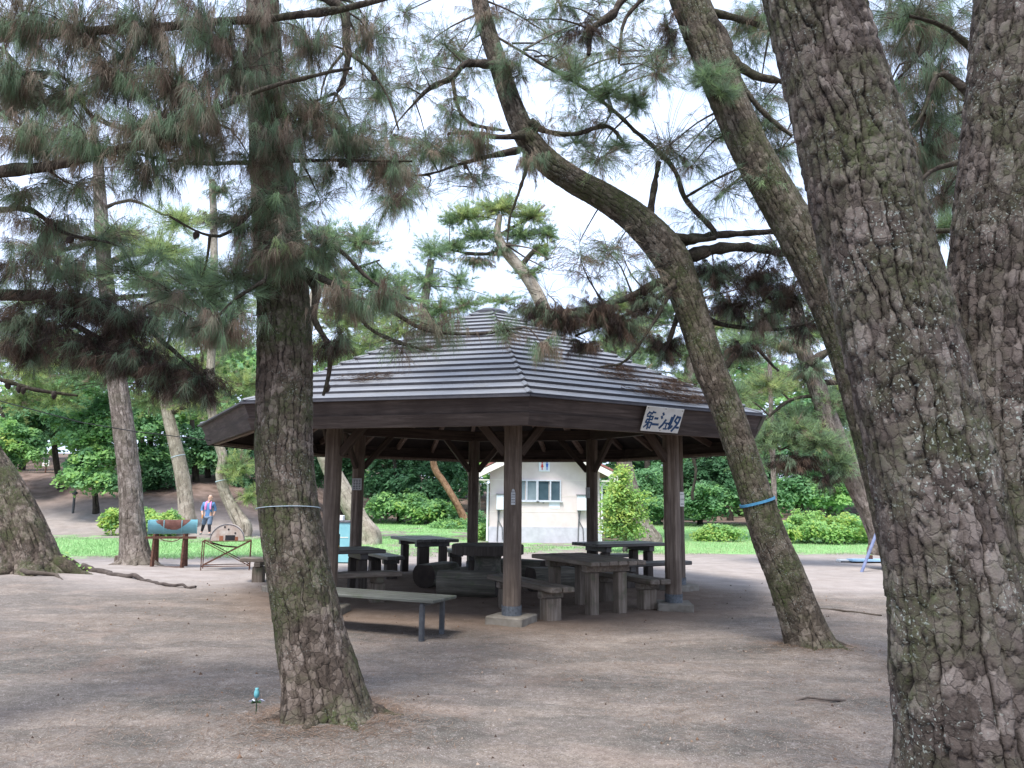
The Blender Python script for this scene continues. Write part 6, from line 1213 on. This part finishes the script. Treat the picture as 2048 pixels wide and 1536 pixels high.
an = g.normal(0, .7, n); dr_ = tg * np.cos(an)[:, None] + (nh - np.array([0, 0, SL])) * np.sin(an)[:, None]
sd_ = (nh + np.array([0, 0, .4])) * 0.004
e = b + dr_ * (0.09 + 0.07 * g.random((n, 1)))
V = np.stack([b - sd_, b + sd_, e], 1).reshape(-1, 3)
rl = link('roof_litter', np_mesh('roof_litter', V, np.arange(len(V)).reshape(-1, 3), 'litter', {'tone': np.repeat(np.clip(g.normal(.6, .2, n), 0, 1), 3)})); rl['kind'] = 'stuff'; rl['label'] = 'dead pine needles caught on the shelter roof steps'

def stick(name, label, pts, r0, r1, cat='branch', bend=0.02, mat='twig'):
    S = resample([(*p[:2], hz1(p[0], p[1]) + p[2], r0 + (r1 - r0) * i / (len(pts) - 1)) for i, p in enumerate(pts)], 0.06)
    S[:, :3] += bend * np.stack([fbm(np.arange(len(S)) * .15, np.full(len(S), k * 9.3 + 1), 3) - .5 for k in range(3)], 1)
    S[:, 3] *= 0.75 + 0.5 * fbm(np.arange(len(S)) * .11 + pts[0][0], np.full(len(S), 5.5), 3)
    V, Fq = tubes_np([S], 8, S[0, :3]); o = link(name, np_mesh(name, V, Fq, mat, None, True)); o.location = S[0, :3]
    return tag(o, label, cat)
stick('fallen_branch', 'long dark branch lying at the foot of the left leaning pine', [(p[0], p[1], .035) for p in MISC['fallen']], 0.070, 0.022, bend=.22, mat='dead_wood')
stick('fallen_stick', 'long thin stick lying behind the bent pine', [(p[0], p[1], .015) for p in MISC['stick']], 0.02, 0.012, bend=.06)
stick('surface_root', 'curling root at the base of the left leaning pine', [(-9.0, 14.4, .05), (-8.6, 14.1, .06), (-8.2, 14.15, .03), (-7.9, 13.9, 0)], 0.06, 0.02, 'root', .1)
stick('surface_root', 'root crossing the sand between forked pine and bent pine', [(2.75, 6.55, -.01), (2.6, 6.5, .012), (2.45, 6.55, .012), (2.3, 6.5, -.012)], 0.012, 0.007, 'root', .08, 'dead_wood')
sd0 = MISC['seed']
sl_ = thing('seedling', 'small stalk with a turquoise bud left of the mossy trunk', 'seedling', (sd0[0], sd0[1], hz1(sd0[0], sd0[1])))
MB().tube([(0, 0, -.02), (.004, 0, .05), (-.003, 0, .12)], .004, 6).build('stem', 'stem', sl_)
MB().lathe([(.005, .112), (.017, .122), (.021, .138), (.019, .160), (.012, .176), (.014, .184)], 10).build('bud', 'bud', sl_, smooth=True)
for k, aa in enumerate((.3, 2.9, 4.4, 5.6)):
    c_, s_ = math.cos(aa), math.sin(aa)
    MB().add([(0, 0, .08), (.03 * c_ - .012 * s_, .03 * s_ + .012 * c_, .105), (.065 * c_, .065 * s_, .088), (.03 * c_ + .012 * s_, .03 * s_ - .012 * c_, .105)], [(0, 1, 2), (0, 2, 3)]).build('leaf', 'petal' if k < 2 else 'stem', sl_)
# leafy weed at the root of the left leaning pine
wd = thing('weed', 'leafy green weed at the root of the left leaning pine', 'weed', (-8.75, 15.0, hz1(-8.75, 15.0)))
V, Fc, tone = leaf_cloud([(0, 0, .18, .42, .14, 3, 6), (.35, -.1, .10, .22, .08, 3, 3), (-.2, .1, .3, .15, .12, 3, 2)], g, np.zeros(3), 0.10, 14, 0.16)
lv = link('leaves', np_mesh('leaves', V, Fc, 'leaf', {'tone': tone}), wd); lv['kind'] = 'stuff'

# ---------------------------------------------------------------- walking person
px_, py_ = -12.35, 31.7
per = thing('person', 'walking person in blue shirt and shorts with pink towel', 'person', (px_, py_, hz1(px_, py_) + 0.01), R(0))
def skin(name, mat, verts, edges, parent, root=0, sub=2):
    me = bpy.data.meshes.new(name); me.from_pydata([v[:3] for v in verts], edges, [])
    me.materials.append(M[mat]); o = link(name, me, parent)
    md = o.modifiers.new('skin', 'SKIN'); md.use_smooth_shade = True
    for i, v in enumerate(verts):
        sv = me.skin_vertices[0].data[i]; sv.radius = v[3] if isinstance(v[3], tuple) else (v[3], v[3]); sv.use_root = (i == root)
    s = o.modifiers.new('sub', 'SUBSURF'); s.levels = sub; s.render_levels = sub
    return o
B_ = [(0, 0, .80, (.13, .10)), (0, 0, 1.0, (.125, .10)), (.01, -.01, 1.22, (.14, .10)), (.03, -.02, 1.34, .055), (.05, -.04, 1.44, (.075, .085)), (.06, -.05, 1.54, (.07, .085)), (.055, -.045, 1.61, (.045, .055)),
      (-.20, 0, 1.27, .055), (-.28, .03, 1.02, .043), (-.20, -.10, .84, .034), (-.17, -.13, .78, .035), (.20, .0, 1.27, .055), (.25, .08, 1.03, .043), (.23, .0, .83, .034), (.22, -.03, .77, .035),
      (-.09, .0, .72, .09), (-.20, .10, .42, .062), (-.33, .27, .11, .042), (-.35, .22, .045, .035), (.09, 0, .72, .09), (.11, -.10, .41, .062), (.13, -.06, .09, .042), (.14, -.15, .04, .035)]
E_ = [(0, 1), (1, 2), (2, 3), (3, 4), (4, 5), (5, 6), (2, 7), (7, 8), (8, 9), (9, 10), (2, 11), (11, 12), (12, 13), (13, 14), (0, 15), (15, 16), (16, 17), (17, 18), (0, 19), (19, 20), (20, 21), (21, 22)]
skin('body', 'skin', B_, E_, per)
def grow(idx, k, rad=None): return [(*B_[i][:3], tuple(q + k for q in (B_[i][3] if isinstance(B_[i][3], tuple) else (B_[i][3], B_[i][3])))) for i in idx]
skin('shirt', 'shirt', grow([0, 1, 2, 7, 8, 11, 12], .022) + [(.02, -.012, 1.30, .085), (-.245, -.02, .93, .058), (.243, .04, .93, .058), (0, 0, .66, (.15, .12))], [(0, 1), (1, 2), (2, 3), (3, 4), (2, 5), (5, 6), (2, 7), (4, 8), (6, 9), (0, 10)], per)
skin('shorts', 'shorts', [(0, 0, .80, (.155, .125)), (-.10, .01, .70, .115), (-.17, .07, .50, .10), (.10, -.01, .70, .115), (.11, -.07, .48, .10), (-.21, .11, .40, .10), (.112, -.09, .38, .10)], [(0, 1), (1, 2), (0, 3), (3, 4), (2, 5), (4, 6)], per)
skin('legging', 'legging', [(-.165, .065, .50, .078), (-.20, .10, .42, .074), (-.26, .18, .27, .066), (-.325, .265, .13, .048)], [(0, 1), (1, 2), (2, 3)], per)
skin('legging', 'legging', [(.11, -.08, .50, .078), (.11, -.10, .41, .074), (.12, -.085, .26, .066), (.13, -.06, .11, .048)], [(0, 1), (1, 2), (2, 3)], per)
skin('shoe', 'shoe', [(-.33, .29, .07, .045), (-.345, .22, .05, .045), (-.355, .14, .04, .036)], [(0, 1), (1, 2)], per)
skin('shoe', 'shoe', [(.13, -.03, .05, .045), (.138, -.12, .045, .045), (.143, -.20, .035, .036)], [(0, 1), (1, 2)], per)
skin('towel', 'towel', [(-.075, -.135, 1.00, (.045, .018)), (-.07, -.145, 1.18, (.045, .018)), (-.065, -.08, 1.33, (.04, .02)), (.02, .05, 1.37, (.05, .02)), (.11, -.08, 1.33, (.04, .02)), (.12, -.145, 1.18, (.045, .018)), (.13, -.135, 1.02, (.045, .018))], [(i, i + 1) for i in range(6)], per)
skin('hair', 'hair', [(.058, -.01, 1.56, (.080, .075)), (.056, -.015, 1.625, (.058, .065))], [(0, 1)], per)
fc = MB()
for s in (-1, 1): fc.lathe([(.004, -.006), (.010, 0), (.004, .006)], 8, (.055 + s * .03, -.135, 1.535))
fc.build('eyes', 'ink', per)
MB().add([(.045, -.128, 1.53), (.075, -.128, 1.53), (.06, -.155, 1.495), (.06, -.128, 1.485)], [(0, 1, 2), (0, 2, 3), (1, 3, 2)]).build('nose', 'skin', per)
MB().box((.06, -.128, 1.462), (.045, .008, .010)).build('mouth', 'red_tile', per)
for s in (-1, 1): MB().lathe([(.006, -.03), (.018, -.012), (.018, .012), (.006, .03)], 8, (.058 + s * .075, -.04, 1.52)).build('ear', 'skin', per)
bt = thing('bottle', 'small orange bottle in the walking person\'s hand', 'bottle', (px_ - .165, py_ - .17, hz1(px_, py_) + .68))
MB().lathe([(.028, 0), (.032, .01), (.032, .12), (.014, .15), (.014, .17)], 12).build('bottle_body', 'bottle', bt, smooth=True)
MB().lathe([(.016, .168), (.016, .19)], 10).build('cap', 'pvc', bt)
